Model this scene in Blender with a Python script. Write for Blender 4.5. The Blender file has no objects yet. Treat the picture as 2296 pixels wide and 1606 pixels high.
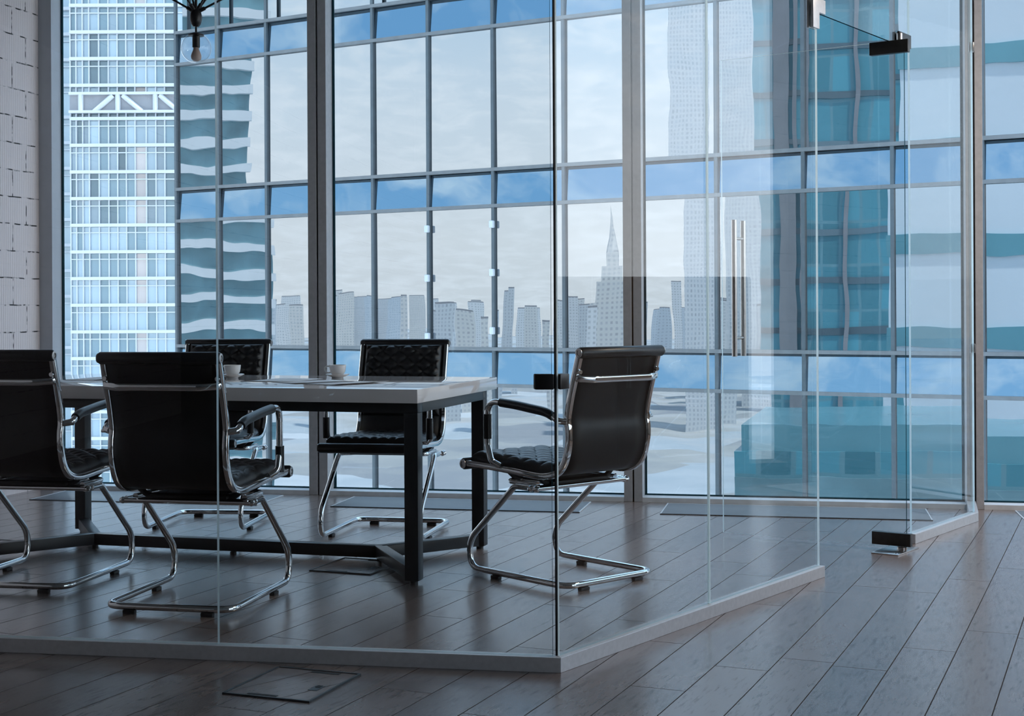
import bpy, bmesh, math, random
from mathutils import Vector, Matrix

random.seed(7)
S = bpy.context.scene
COL = S.collection
R = math.radians
PI = math.pi

# ------------------------------------------------------------------ camera
EYE = 1.045
cam_d = bpy.data.cameras.new('camera')
cam = bpy.data.objects.new('camera', cam_d)
COL.objects.link(cam)
cam_d.sensor_width = 36.0
cam_d.lens = 50.0
cam_d.shift_y = -103.0 / 2296.0
cam_d.clip_end = 5000
cam.location = (0, 0, EYE)
cam.rotation_euler = (R(90), R(0.29), 0)
S.camera = cam

# ------------------------------------------------------------------ world
W = bpy.data.worlds.new('sky')
S.world = W
W.use_nodes = True
wn = W.node_tree.nodes
wl = W.node_tree.links
wn.clear()


def wnode(t, **kw):
    n = wn.new(t)
    for k, v in kw.items():
        setattr(n, k, v)
    return n


tc = wnode('ShaderNodeTexCoord')
sep = wnode('ShaderNodeSeparateXYZ')
wl.new(tc.outputs['Generated'], sep.inputs[0])
ramp = wnode('ShaderNodeValToRGB')
e = ramp.color_ramp.elements
e[0].position = 0.0
e[0].color = (0.66, 0.68, 0.71, 1)
e[1].position = 1.0
e[1].color = (0.17, 0.33, 0.55, 1)
for p, c in ((0.05, (0.70, 0.72, 0.75, 1)), (0.15, (0.64, 0.71, 0.79, 1)), (0.30, (0.34, 0.54, 0.74, 1)),
             (0.5, (0.22, 0.42, 0.66, 1))):
    q = e.new(p)
    q.color = c
wl.new(sep.outputs['Z'], ramp.inputs[0])
# clouds: the direction is spread out over a flat layer so they shrink towards the horizon
zc = wnode('ShaderNodeMath', operation='MAXIMUM')
zc.inputs[1].default_value = 0.0
wl.new(sep.outputs['Z'], zc.inputs[0])
za = wnode('ShaderNodeMath', operation='ADD')
za.inputs[1].default_value = 0.18
wl.new(zc.outputs[0], za.inputs[0])
dv = wnode('ShaderNodeVectorMath', operation='DIVIDE')
cb = wnode('ShaderNodeCombineXYZ')
for i in range(3):
    wl.new(za.outputs[0], cb.inputs[i])
wl.new(tc.outputs['Generated'], dv.inputs[0])
wl.new(cb.outputs[0], dv.inputs[1])
nz = wnode('ShaderNodeTexNoise')
nz.inputs['Scale'].default_value = 9.0
nz.inputs['Detail'].default_value = 8
nz.inputs['Roughness'].default_value = 0.6
nz.inputs['Distortion'].default_value = 0.4
wl.new(dv.outputs[0], nz.inputs['Vector'])
cr = wnode('ShaderNodeValToRGB')
cr.color_ramp.elements[0].position = 0.44
cr.color_ramp.elements[0].color = (0, 0, 0, 1)
cr.color_ramp.elements[1].position = 0.70
cr.color_ramp.elements[1].color = (1, 1, 1, 1)
wl.new(nz.outputs['Fac'], cr.inputs[0])
mx = wnode('ShaderNodeMix', data_type='RGBA')
mx.inputs[7].default_value = (0.80, 0.83, 0.88, 1)
cs = wnode('ShaderNodeMath', operation='MULTIPLY')
cs.inputs[1].default_value = 0.75
wl.new(cr.outputs[0], cs.inputs[0])
wl.new(cs.outputs[0], mx.inputs[0])
wl.new(ramp.outputs[0], mx.inputs[6])
bg = wnode('ShaderNodeBackground')
bg.inputs[1].default_value = 2.3
wo = wnode('ShaderNodeOutputWorld')
wl.new(mx.outputs[2], bg.inputs[0])
wl.new(bg.outputs[0], wo.inputs[0])

# ------------------------------------------------------------------ sun, exposure
sun_d = bpy.data.lights.new('sun', 'SUN')
sun_d.energy = 4.0
sun_d.angle = R(2)
sun_d.color = (1.0, 0.96, 0.90)
sun = bpy.data.objects.new('sun', sun_d)
COL.objects.link(sun)
sun.location = (42, -5, 90)
sun.rotation_euler = Vector((-0.42, 0.05, -0.90)).to_track_quat('-Z', 'Y').to_euler()

S.view_settings.view_transform = 'Standard'
S.view_settings.look = 'None'
S.view_settings.exposure = 0.6
S.view_settings.gamma = 1
S.view_settings.use_curve_mapping = False
cy = S.cycles
cy.use_denoising = True
cy.max_bounces = 10
cy.diffuse_bounces = 4
cy.glossy_bounces = 6
cy.transmission_bounces = 4
cy.transparent_max_bounces = 40
cy.sample_clamp_indirect = 6
cy.caustics_reflective = True
cy.blur_glossy = 0.3

# ------------------------------------------------------------------ geometry of the photograph's place
FPX = 50.0 / 36.0 * 2296


def ray(px, py):
    u, v = px - 1148.0, py - 700.0
    u, v = u - 0.005 * v, v + 0.005 * u
    return u / FPX, v / FPX


def at(px, py, z=0.0):
    a, b = ray(px, py)
    d = (EYE - z) / b
    return Vector((a * d, d, z))


def atd(px, py, d):
    a, b = ray(px, py)
    return Vector((a * d, d, EYE - b * d))


def hit(px, py, o, dr):
    """where the ray of a pixel meets the vertical plane through o along dr (2D); returns (distance along dr, z)"""
    a, b = ray(px, py)
    # a*d = o.x + s*dr.x ; d = o.y + s*dr.y
    s = (a * o[1] - o[0]) / (dr[0] - a * dr[1])
    d = o[1] + s * dr[1]
    return s, EYE - b * d


# ------------------------------------------------------------------ materials
def new_mat(name):
    m = bpy.data.materials.new(name)
    m.use_nodes = True
    nt = m.node_tree
    return m, nt, nt.nodes, nt.links, nt.nodes['Principled BSDF']


def pbr(name, col, rough=0.5, metal=0.0, spec=0.5, bump=None, vary=None):
    m, nt, n, l, p = new_mat(name)
    p.inputs['Base Color'].default_value = (*col, 1)
    p.inputs['Roughness'].default_value = rough
    p.inputs['Metallic'].default_value = metal
    p.inputs['Specular IOR Level'].default_value = spec
    t = n.new('ShaderNodeTexCoord')
    if vary:
        sc, amt = vary
        x = n.new('ShaderNodeTexNoise')
        x.inputs['Scale'].default_value = sc
        x.inputs['Detail'].default_value = 4
        l.new(t.outputs['Object'], x.inputs['Vector'])
        mr = n.new('ShaderNodeMapRange')
        mr.inputs[1].default_value = 0.3
        mr.inputs[2].default_value = 0.7
        mr.inputs[3].default_value = 1 - amt
        mr.inputs[4].default_value = 1 + amt
        l.new(x.outputs['Fac'], mr.inputs[0])
        mu = n.new('ShaderNodeVectorMath')
        mu.operation = 'SCALE'
        mu.inputs[0].default_value = col
        l.new(mr.outputs[0], mu.inputs['Scale'])
        l.new(mu.outputs[0], p.inputs['Base Color'])
    if bump:
        sc, st = bump
        x = n.new('ShaderNodeTexNoise')
        x.inputs['Scale'].default_value = sc
        x.inputs['Detail'].default_value = 3
        l.new(t.outputs['Object'], x.inputs['Vector'])
        b = n.new('ShaderNodeBump')
        b.inputs['Strength'].default_value = st
        b.inputs['Distance'].default_value = 0.002
        l.new(x.outputs['Fac'], b.inputs['Height'])
        l.new(b.outputs[0], p.inputs['Normal'])
    return m


def glass(name, tint, ior=1.5, gain=1.0):
    """thin clear glass: each face lets light straight through and mirrors by Fresnel"""
    m, nt, n, l, p = new_mat(name)
    n.remove(p)
    out = n['Material Output']
    g = n.new('ShaderNodeNewGeometry')
    io = n.new('ShaderNodeMix')
    io.inputs[2].default_value = ior
    io.inputs[3].default_value = 1.0 / ior
    l.new(g.outputs['Backfacing'], io.inputs[0])
    f = n.new('ShaderNodeFresnel')
    l.new(io.outputs[0], f.inputs['IOR'])
    k = n.new('ShaderNodeMath')
    k.operation = 'MULTIPLY'
    k.use_clamp = True
    k.inputs[1].default_value = gain
    l.new(f.outputs[0], k.inputs[0])
    tr = n.new('ShaderNodeBsdfTransparent')
    tr.inputs[0].default_value = (*tint, 1)
    gl = n.new('ShaderNodeBsdfGlossy')
    gl.inputs['Roughness'].default_value = 0.0
    gl.inputs['Color'].default_value = (1, 1, 1, 1)
    ms = n.new('ShaderNodeMixShader')
    l.new(k.outputs[0], ms.inputs[0])
    l.new(tr.outputs[0], ms.inputs[1])
    l.new(gl.outputs[0], ms.inputs[2])
    l.new(ms.outputs[0], out.inputs[0])
    return m


def edge_glass(name, col, tl=0.6, tcol=(0.7, 0.95, 0.97)):
    m, nt, n, l, p = new_mat(name)
    n.remove(p)
    out = n['Material Output']
    a = n.new('ShaderNodeBsdfTranslucent')
    a.inputs[0].default_value = (*tcol, 1)
    b = n.new('ShaderNodeBsdfGlossy')
    b.inputs['Color'].default_value = (*col, 1)
    b.inputs['Roughness'].default_value = 0.25
    ms = n.new('ShaderNodeMixShader')
    ms.inputs[0].default_value = 1 - tl
    l.new(a.outputs[0], ms.inputs[1])
    l.new(b.outputs[0], ms.inputs[2])
    l.new(ms.outputs[0], out.inputs[0])
    return m


def mirror(name, col, wave=0.004, wscale=0.35, base=(0.03, 0.05, 0.07), refl=0.85, lean=0.0):
    """reflective facade glass: coloured mirror with the slight roll of toughened panes"""
    m, nt, n, l, p = new_mat(name)
    n.remove(p)
    out = n['Material Output']
    t = n.new('ShaderNodeTexCoord')
    oi = n.new('ShaderNodeObjectInfo')
    ad = n.new('ShaderNodeVectorMath')
    ad.operation = 'ADD'
    sc = n.new('ShaderNodeVectorMath')
    sc.operation = 'SCALE'
    sc.inputs['Scale'].default_value = 37.0
    cbx = n.new('ShaderNodeCombineXYZ')
    for i in range(3):
        l.new(oi.outputs['Random'], cbx.inputs[i])
    l.new(cbx.outputs[0], sc.inputs[0])
    l.new(t.outputs['Object'], ad.inputs[0])
    l.new(sc.outputs[0], ad.inputs[1])
    x = n.new('ShaderNodeTexNoise')
    x.inputs['Scale'].default_value = wscale
    x.inputs['Detail'].default_value = 1.5
    l.new(ad.outputs[0], x.inputs['Vector'])
    b = n.new('ShaderNodeBump')
    b.inputs['Strength'].default_value = 1.0
    b.inputs['Distance'].default_value = wave
    l.new(x.outputs['Fac'], b.inputs['Height'])
    gl = n.new('ShaderNodeBsdfGlossy')
    gl.inputs['Color'].default_value = (*col, 1)
    gl.inputs['Roughness'].default_value = 0.0
    # panes bellied outwards: their face leans to the sky by a fixed angle
    up = n.new('ShaderNodeVectorMath')
    up.operation = 'ADD'
    up.inputs[1].default_value = (0, 0, lean)
    l.new(b.outputs[0], up.inputs[0])
    no = n.new('ShaderNodeVectorMath')
    no.operation = 'NORMALIZE'
    l.new(up.outputs[0], no.inputs[0])
    l.new(no.outputs[0], gl.inputs['Normal'])
    df = n.new('ShaderNodeBsdfDiffuse')
    df.inputs[0].default_value = (*base, 1)
    ms = n.new('ShaderNodeMixShader')
    ms.inputs[0].default_value = refl
    l.new(df.outputs[0], ms.inputs[1])
    l.new(gl.outputs[0], ms.inputs[2])
    l.new(ms.outputs[0], out.inputs[0])
    return m


def wood_floor():
    m, nt, n, l, p = new_mat('oak_planks')

    def N(t, **kw):
        q = n.new(t)
        for k, v in kw.items():
            setattr(q, k, v)
        return q

    def math_(op, a, b=None, clamp=False):
        q = N('ShaderNodeMath', operation=op, use_clamp=clamp)
        for i, v in enumerate((a, b)):
            if v is None:
                continue
            if isinstance(v, (int, float)):
                q.inputs[i].default_value = v
            else:
                l.new(v, q.inputs[i])
        return q.outputs[0]

    t = N('ShaderNodeTexCoord')
    mp = N('ShaderNodeMapping')
    mp.inputs['Rotation'].default_value = (0, 0, R(23.3))
    l.new(t.outputs['Object'], mp.inputs['Vector'])
    sp = N('ShaderNodeSeparateXYZ')
    l.new(mp.outputs[0], sp.inputs[0])
    X, Y = sp.outputs['X'], sp.outputs['Y']
    WID, LEN = 0.159, 1.22
    rx = math_('DIVIDE', X, WID)
    row = math_('FLOOR', rx)
    wnz = N('ShaderNodeTexWhiteNoise', noise_dimensions='1D')
    l.new(row, wnz.inputs['W'])
    off = math_('MULTIPLY', wnz.outputs['Value'], LEN)
    ly = math_('DIVIDE', math_('ADD', Y, off), LEN)
    colm = math_('FLOOR', ly)
    fx = math_('FRACT', rx)
    fy = math_('FRACT', ly)
    cbx = N('ShaderNodeCombineXYZ')
    l.new(row, cbx.inputs[0])
    l.new(colm, cbx.inputs[1])
    pl = N('ShaderNodeTexWhiteNoise', noise_dimensions='2D')
    l.new(cbx.outputs[0], pl.inputs['Vector'])
    # joints
    ex = math_('MULTIPLY', math_('MINIMUM', fx, math_('SUBTRACT', 1.0, fx)), WID)
    ey = math_('MULTIPLY', math_('MINIMUM', fy, math_('SUBTRACT', 1.0, fy)), LEN)
    ed = math_('MINIMUM', ex, ey)
    joint = N('ShaderNodeMapRange')
    joint.inputs[1].default_value = 0.0008
    joint.inputs[2].default_value = 0.0024
    l.new(ed, joint.inputs[0])
    # grain
    gm = N('ShaderNodeMapping')
    gm.inputs['Scale'].default_value = (1, 0.14, 1)
    l.new(mp.outputs[0], gm.inputs['Vector'])
    sh = N('ShaderNodeVectorMath', operation='MULTIPLY_ADD')
    l.new(pl.outputs['Color'], sh.inputs[0])
    sh.inputs[1].default_value = (9, 9, 9)
    l.new(gm.outputs[0], sh.inputs[2])
    g1 = N('ShaderNodeTexNoise')
    g1.inputs['Scale'].default_value = 85
    g1.inputs['Detail'].default_value = 6
    g1.inputs['Roughness'].default_value = 0.65
    l.new(sh.outputs[0], g1.inputs['Vector'])
    wv = N('ShaderNodeTexWave', wave_type='RINGS')
    wv.inputs['Scale'].default_value = 9.0
    wv.inputs['Distortion'].default_value = 5.0
    wv.inputs['Detail'].default_value = 3.0
    wv.inputs['Detail Scale'].default_value = 1.6
    l.new(sh.outputs[0], wv.inputs['Vector'])
    g2 = N('ShaderNodeTexNoise')
    g2.inputs['Scale'].default_value = 5
    g2.inputs['Detail'].default_value = 3
    l.new(sh.outputs[0], g2.inputs['Vector'])
    cr_ = N('ShaderNodeValToRGB')
    q = cr_.color_ramp.elements
    q[0].position = 0.25
    q[0].color = (0.095, 0.073, 0.066, 1)
    q[1].position = 0.75
    q[1].color = (0.245, 0.190, 0.170, 1)
    dk = N('ShaderNodeMapRange')
    dk.inputs[1].default_value = 0.30
    dk.inputs[2].default_value = 0.48
    l.new(g1.outputs['Fac'], dk.inputs[0])
    s1 = math_('ADD', math_('MULTIPLY', dk.outputs[0], 0.34), math_('MULTIPLY', wv.outputs['Fac'], 0.07))
    s2 = math_('ADD', s1, math_('MULTIPLY', g2.outputs['Fac'], 0.26))
    s3 = math_('ADD', s2, math_('MULTIPLY', pl.outputs['Value'], 0.26))
    l.new(s3, cr_.inputs[0])
    mu = N('ShaderNodeMix', data_type='RGBA')
    mu.inputs[6].default_value = (0.040, 0.034, 0.032, 1)
    l.new(joint.outputs[0], mu.inputs[0])
    l.new(cr_.outputs[0], mu.inputs[7])
    l.new(mu.outputs[2], p.inputs['Base Color'])
    rr = N('ShaderNodeMapRange')
    rr.inputs[3].default_value = 0.6
    rr.inputs[4].default_value = 0.27
    l.new(joint.outputs[0], rr.inputs[0])
    l.new(rr.outputs[0], p.inputs['Roughness'])
    l.new(math_('MULTIPLY', joint.outputs[0], 0.5), p.inputs['Specular IOR Level'])
    l.new(math_('MULTIPLY', joint.outputs[0], math_('ADD', math_('MULTIPLY', dk.outputs[0], 0.35), 0.22)), p.inputs['Coat Weight'])
    p.inputs['Coat Roughness'].default_value = 0.2
    p.inputs['Coat IOR'].default_value = 1.6
    h = math_('ADD', math_('MULTIPLY', joint.outputs[0], 1.0), math_('MULTIPLY', s1, 0.0))
    b = N('ShaderNodeBump')
    b.inputs['Strength'].default_value = 0.35
    b.inputs['Distance'].default_value = 0.0012
    l.new(h, b.inputs['Height'])
    l.new(b.outputs[0], p.inputs['Normal'])
    return m


def block_wall():
    m, nt, n, l, p = new_mat('white_painted_blockwork')
    t = n.new('ShaderNodeTexCoord')
    sp = n.new('ShaderNodeSeparateXYZ')
    l.new(t.outputs['Object'], sp.inputs[0])
    cbx = n.new('ShaderNodeCombineXYZ')
    l.new(sp.outputs['X'], cbx.inputs[0])
    l.new(sp.outputs['Z'], cbx.inputs[1])
    ns = n.new('ShaderNodeTexNoise')
    ns.inputs['Scale'].default_value = 9
    l.new(cbx.outputs[0], ns.inputs['Vector'])
    mad = n.new('ShaderNodeVectorMath')
    mad.operation = 'MULTIPLY_ADD'
    mad.inputs[1].default_value = (0.012, 0.012, 0)
    l.new(ns.outputs['Color'], mad.inputs[0])
    l.new(cbx.outputs[0], mad.inputs[2])
    br = n.new('ShaderNodeTexBrick')
    br.inputs['Scale'].default_value = 1.0
    br.inputs['Brick Width'].default_value = 0.26
    br.inputs['Row Height'].default_value = 0.158
    br.inputs['Mortar Size'].default_value = 0.004
    br.inputs['Mortar Smooth'].default_value = 0.2
    br.inputs['Color1'].default_value = (0.62, 0.58, 0.58, 1)
    br.inputs['Color2'].default_value = (0.55, 0.52, 0.52, 1)
    br.inputs['Mortar'].default_value = (0, 0, 0, 1)
    l.new(mad.outputs[0], br.inputs['Vector'])
    n2 = n.new('ShaderNodeTexNoise')
    n2.inputs['Scale'].default_value = 16
    n2.inputs['Detail'].default_value = 2
    l.new(cbx.outputs[0], n2.inputs['Vector'])
    mr = n.new('ShaderNodeMapRange')
    mr.inputs[1].default_value = 0.44
    mr.inputs[2].default_value = 0.56
    l.new(n2.outputs['Fac'], mr.inputs[0])
    gap = n.new('ShaderNodeMath')
    gap.operation = 'MULTIPLY'
    l.new(br.outputs['Fac'], gap.inputs[0])
    l.new(mr.outputs[0], gap.inputs[1])
    mix = n.new('ShaderNodeMix')
    mix.data_type = 'RGBA'
    mix.inputs[6].default_value = (0.82, 0.72, 0.71, 1)
    mix.inputs[7].default_value = (0.02, 0.02, 0.02, 1)
    l.new(gap.outputs[0], mix.inputs[0])
    l.new(mix.outputs[2], p.inputs['Base Color'])
    p.inputs['Roughness'].default_value = 0.8
    wv = n.new('ShaderNodeTexWave')
    wv.bands_direction = 'X'
    wv.inputs['Scale'].default_value = 18
    wv.inputs['Distortion'].default_value = 0.4
    l.new(cbx.outputs[0], wv.inputs['Vector'])
    hs = n.new('ShaderNodeMath')
    hs.operation = 'MULTIPLY_ADD'
    hs.inputs[1].default_value = -3.0
    l.new(br.outputs['Fac'], hs.inputs[0])
    l.new(wv.outputs['Fac'], hs.inputs[2])
    b = n.new('ShaderNodeBump')
    b.inputs['Strength'].default_value = 0.5
    b.inputs['Distance'].default_value = 0.003
    l.new(hs.outputs[0], b.inputs['Height'])
    l.new(b.outputs[0], p.inputs['Normal'])
    return m


def city_wall(name, wall, win, w=3.2, h=3.2):
    """masonry block with rows of windows, laid out in the block's own metres"""
    m, nt, n, l, p = new_mat(name)
    t = n.new('ShaderNodeTexCoord')
    sp = n.new('ShaderNodeSeparateXYZ')
    l.new(t.outputs['Object'], sp.inputs[0])
    su = n.new('ShaderNodeMath')
    su.operation = 'ADD'
    l.new(sp.outputs['X'], su.inputs[0])
    l.new(sp.outputs['Y'], su.inputs[1])
    cbx = n.new('ShaderNodeCombineXYZ')
    l.new(su.outputs[0], cbx.inputs[0])
    l.new(sp.outputs['Z'], cbx.inputs[1])
    br = n.new('ShaderNodeTexBrick')
    br.offset = 0
    br.inputs['Scale'].default_value = 1
    br.inputs['Brick Width'].default_value = w
    br.inputs['Row Height'].default_value = h
    br.inputs['Mortar Size'].default_value = w * 0.28
    br.inputs['Mortar Smooth'].default_value = 0.1
    br.inputs['Color1'].default_value = (*win, 1)
    br.inputs['Color2'].default_value = (*[c * 0.8 for c in win], 1)
    br.inputs['Mortar'].default_value = (*wall, 1)
    l.new(cbx.outputs[0], br.inputs['Vector'])
    l.new(br.outputs['Color'], p.inputs['Base Color'])
    p.inputs['Roughness'].default_value = 0.7
    return m


def ground_mat():
    m, nt, n, l, p = new_mat('winter_ground')
    t = n.new('ShaderNodeTexCoord')
    v = n.new('ShaderNodeTexVoronoi')
    v.inputs['Scale'].default_value = 0.012
    l.new(t.outputs['Object'], v.inputs['Vector'])
    x = n.new('ShaderNodeTexNoise')
    x.inputs['Scale'].default_value = 0.02
    x.inputs['Detail'].default_value = 8
    l.new(t.outputs['Object'], x.inputs['Vector'])
    mr = n.new('ShaderNodeMix')
    mr.inputs[0].default_value = 0.45
    mr.data_type = 'RGBA'
    l.new(v.outputs['Color'], mr.inputs[6])
    l.new(x.outputs['Color'], mr.inputs[7])
    bw = n.new('ShaderNodeRGBToBW')
    l.new(mr.outputs[2], bw.inputs[0])
    c = n.new('ShaderNodeValToRGB')
    q = c.color_ramp.elements
    q[0].position = 0.30
    q[0].color = (0.40, 0.41, 0.43, 1)
    q[1].position = 0.72
    q[1].color = (0.80, 0.82, 0.84, 1)
    for pp, cc in ((0.42, (0.56, 0.55, 0.52, 1)), (0.5, (0.68, 0.68, 0.68, 1)), (0.56, (0.56, 0.62, 0.66, 1))):
        k = q.new(pp)
        k.color = cc
    l.new(bw.outputs[0], c.inputs[0])
    l.new(c.outputs[0], p.inputs['Base Color'])
    p.inputs['Roughness'].default_value = 0.9
    return m


def fins(name, dark, pale, period, width):
    m, nt, n, l, p = new_mat(name)
    t = n.new('ShaderNodeTexCoord')
    sp = n.new('ShaderNodeSeparateXYZ')
    l.new(t.outputs['Object'], sp.inputs[0])
    cbx = n.new('ShaderNodeCombineXYZ')
    l.new(sp.outputs['X'], cbx.inputs[0])
    l.new(sp.outputs['Z'], cbx.inputs[1])
    br = n.new('ShaderNodeTexBrick')
    br.offset = 0
    br.inputs['Scale'].default_value = 1
    br.inputs['Brick Width'].default_value = period
    br.inputs['Row Height'].default_value = 3.6
    br.inputs['Mortar Size'].default_value = width
    br.inputs['Color1'].default_value = (*dark, 1)
    br.inputs['Color2'].default_value = (*[c * 1.7 for c in dark], 1)
    br.inputs['Mortar'].default_value = (*pale, 1)
    l.new(cbx.outputs[0], br.inputs['Vector'])
    l.new(br.outputs['Color'], p.inputs['Base Color'])
    p.inputs['Roughness'].default_value = 0.25
    return m


M = {}
M['floor'] = wood_floor()
M['block'] = block_wall()
M['plaster'] = pbr('grey_plaster', (0.10, 0.092, 0.085), 0.85, vary=(3, 0.08))
M['ceiling'] = pbr('grey_ceiling', (0.17, 0.165, 0.16), 0.9, vary=(2, 0.1))
M['mullion'] = pbr('anthracite_aluminium', (0.42, 0.42, 0.435), 0.45, 0.0, vary=(40, 0.08))
M['gasket'] = pbr('black_gasket', (0.008, 0.009, 0.011), 0.6, vary=(30, 0.2))
M['sill'] = pbr('grey_aluminium', (0.68, 0.71, 0.74), 0.4, 0.0, vary=(20, 0.08))
M['rail'] = pbr('brushed_aluminium', (0.60, 0.61, 0.63), 0.40, 0.30, vary=(60, 0.06))
M['steel'] = pbr('satin_steel', (0.52, 0.50, 0.49), 0.28, 1.0, vary=(80, 0.06))
M['darksteel'] = pbr('dark_patch_fitting', (0.055, 0.053, 0.052), 0.35, 0.7, vary=(50, 0.1))
M['chrome'] = pbr('polished_chrome', (0.78, 0.79, 0.80), 0.07, 1.0, vary=(30, 0.03))
M['leather'] = pbr('black_leather', (0.010, 0.011, 0.013), 0.33, 0.0, 0.5, bump=(260, 0.25), vary=(12, 0.25))
M['mesh'] = pbr('black_back_fabric', (0.008, 0.008, 0.009), 0.5, 0.0, 0.4, bump=(900, 0.08), vary=(14, 0.2))
M['plastic'] = pbr('black_plastic', (0.010, 0.010, 0.011), 0.5, vary=(30, 0.2))
M['tabletop'] = pbr('white_gloss_laminate', (0.80, 0.755, 0.75), 0.02, 0.0, 0.7, vary=(5, 0.02))
M['tableframe'] = pbr('black_powder_coat', (0.016, 0.018, 0.021), 0.34, 0.0, 0.5, bump=(400, 0.15), vary=(20, 0.15))
M['china'] = pbr('white_porcelain', (0.80, 0.77, 0.75), 0.10, vary=(30, 0.02))
M['coffee'] = pbr('black_coffee', (0.02, 0.010, 0.006), 0.05, vary=(30, 0.1))
M['paper'] = pbr('white_paper', (0.78, 0.78, 0.80), 0.6, vary=(9, 0.04))
M['lampmetal'] = pbr('matt_black_lamp_metal', (0.012, 0.012, 0.014), 0.4, vary=(30, 0.2))
M['copper'] = pbr('frosted_bulb', (0.55, 0.42, 0.36), 0.35, vary=(30, 0.05))
M['grille'] = pbr('grey_floor_panel', (0.17, 0.185, 0.20), 0.45, vary=(6, 0.06))
M['hatch'] = pbr('dark_hatch_frame', (0.05, 0.055, 0.06), 0.4, 0.5, vary=(30, 0.1))
M['glass'] = glass('clear_partition_glass', (0.972, 0.986, 0.986), gain=0.50)
M['window'] = glass('window_glass', (0.970, 0.985, 0.985), gain=0.8)
M['globe'] = glass('globe_glass', (0.97, 0.975, 0.98), gain=1.2)
M['edge'] = edge_glass('polished_glass_edge', (0.85, 0.97, 1.0), 0.7, (0.85, 0.98, 1.0))
M['edgedark'] = edge_glass('dark_glass_edge', (0.03, 0.09, 0.11), 0.3, (0.02, 0.05, 0.07))  # dark seen through a glass edge, put into its colour; gaskets share it
M['vision'] = mirror('reflective_glazing', (0.325, 0.345, 0.365), 0.0020, 0.6, refl=0.90)
M['spandrel'] = mirror('blue_spandrel_glass', (0.22, 0.285, 0.335), 0.002, 1.2, refl=0.90, lean=0.20)
M['fmull'] = pbr('facade_mullion', (0.08, 0.10, 0.115), 0.4, 0.3, vary=(5, 0.1))
M['ftrans'] = pbr('facade_transom', (0.15, 0.16, 0.17), 0.4, 0.3, vary=(5, 0.1))
M['twhite'] = pbr('white_cladding', (0.56, 0.58, 0.62), 0.5, vary=(0.3, 0.03))
M['tgrey'] = pbr('grey_louvre', (0.28, 0.28, 0.30), 0.6, vary=(0.5, 0.08))
M['teal'] = fins('teal_glass_stripes', (0.075, 0.25, 0.31), (0.17, 0.36, 0.42), 1.5, 0.12)
M['ground'] = ground_mat()
M['pale'] = pbr('pale_blue_cladding', (0.78, 0.86, 0.92), 0.4, vary=(0.1, 0.05))  # sky mirrored in glass, put into an even pale colour
M['band'] = pbr('white_band_cladding', (0.80, 0.82, 0.84), 0.5, vary=(0.3, 0.03))
M['tealband'] = pbr('teal_band_glass', (0.17, 0.40, 0.47), 0.2, vary=(0.2, 0.1))
M['tealpane'] = pbr('teal_tower_glass', (0.20, 0.36, 0.41), 0.2, vary=(0.25, 0.3))
M['wavy'] = mirror('rippled_reflective_glazing', (0.325, 0.345, 0.365), 0.0045, 0.55, refl=0.90)
M['lattice'] = city_wall('pale_gridded_stone', (0.68, 0.70, 0.72), (0.56, 0.60, 0.65), 2.4, 3.0)
CITY = [city_wall('city_stone_' + k, a, b, w, h) for k, a, b, w, h in (  # distance haze is put into these pale wall and window colours
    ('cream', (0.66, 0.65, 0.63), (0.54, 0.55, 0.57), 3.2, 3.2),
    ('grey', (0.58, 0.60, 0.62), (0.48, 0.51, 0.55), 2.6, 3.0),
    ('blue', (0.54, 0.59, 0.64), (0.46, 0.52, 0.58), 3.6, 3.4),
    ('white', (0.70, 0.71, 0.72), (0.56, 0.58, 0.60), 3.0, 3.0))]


def tower_pane(i, col):
    m, nt, n, l, p = new_mat('tower_pane_%s' % i)
    oi = n.new('ShaderNodeObjectInfo')
    c = n.new('ShaderNodeValToRGB')
    q = c.color_ramp.elements
    q[0].color = (*[x * 0.62 for x in col], 1)
    q[1].color = (*[min(1, x * 1.25) for x in col], 1)
    l.new(oi.outputs['Random'], c.inputs[0])
    l.new(c.outputs[0], p.inputs['Base Color'])
    p.inputs['Roughness'].default_value = 0.12
    p.inputs['Metallic'].default_value = 0.2
    return m


M['pane'] = tower_pane('blue', (0.31, 0.40, 0.465))
M['panedark'] = tower_pane('slate', (0.17, 0.25, 0.295))
M['panebeige'] = tower_pane('beige', (0.40, 0.37, 0.37))  # reflection of a neighbouring tower put into the pane colour


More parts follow.
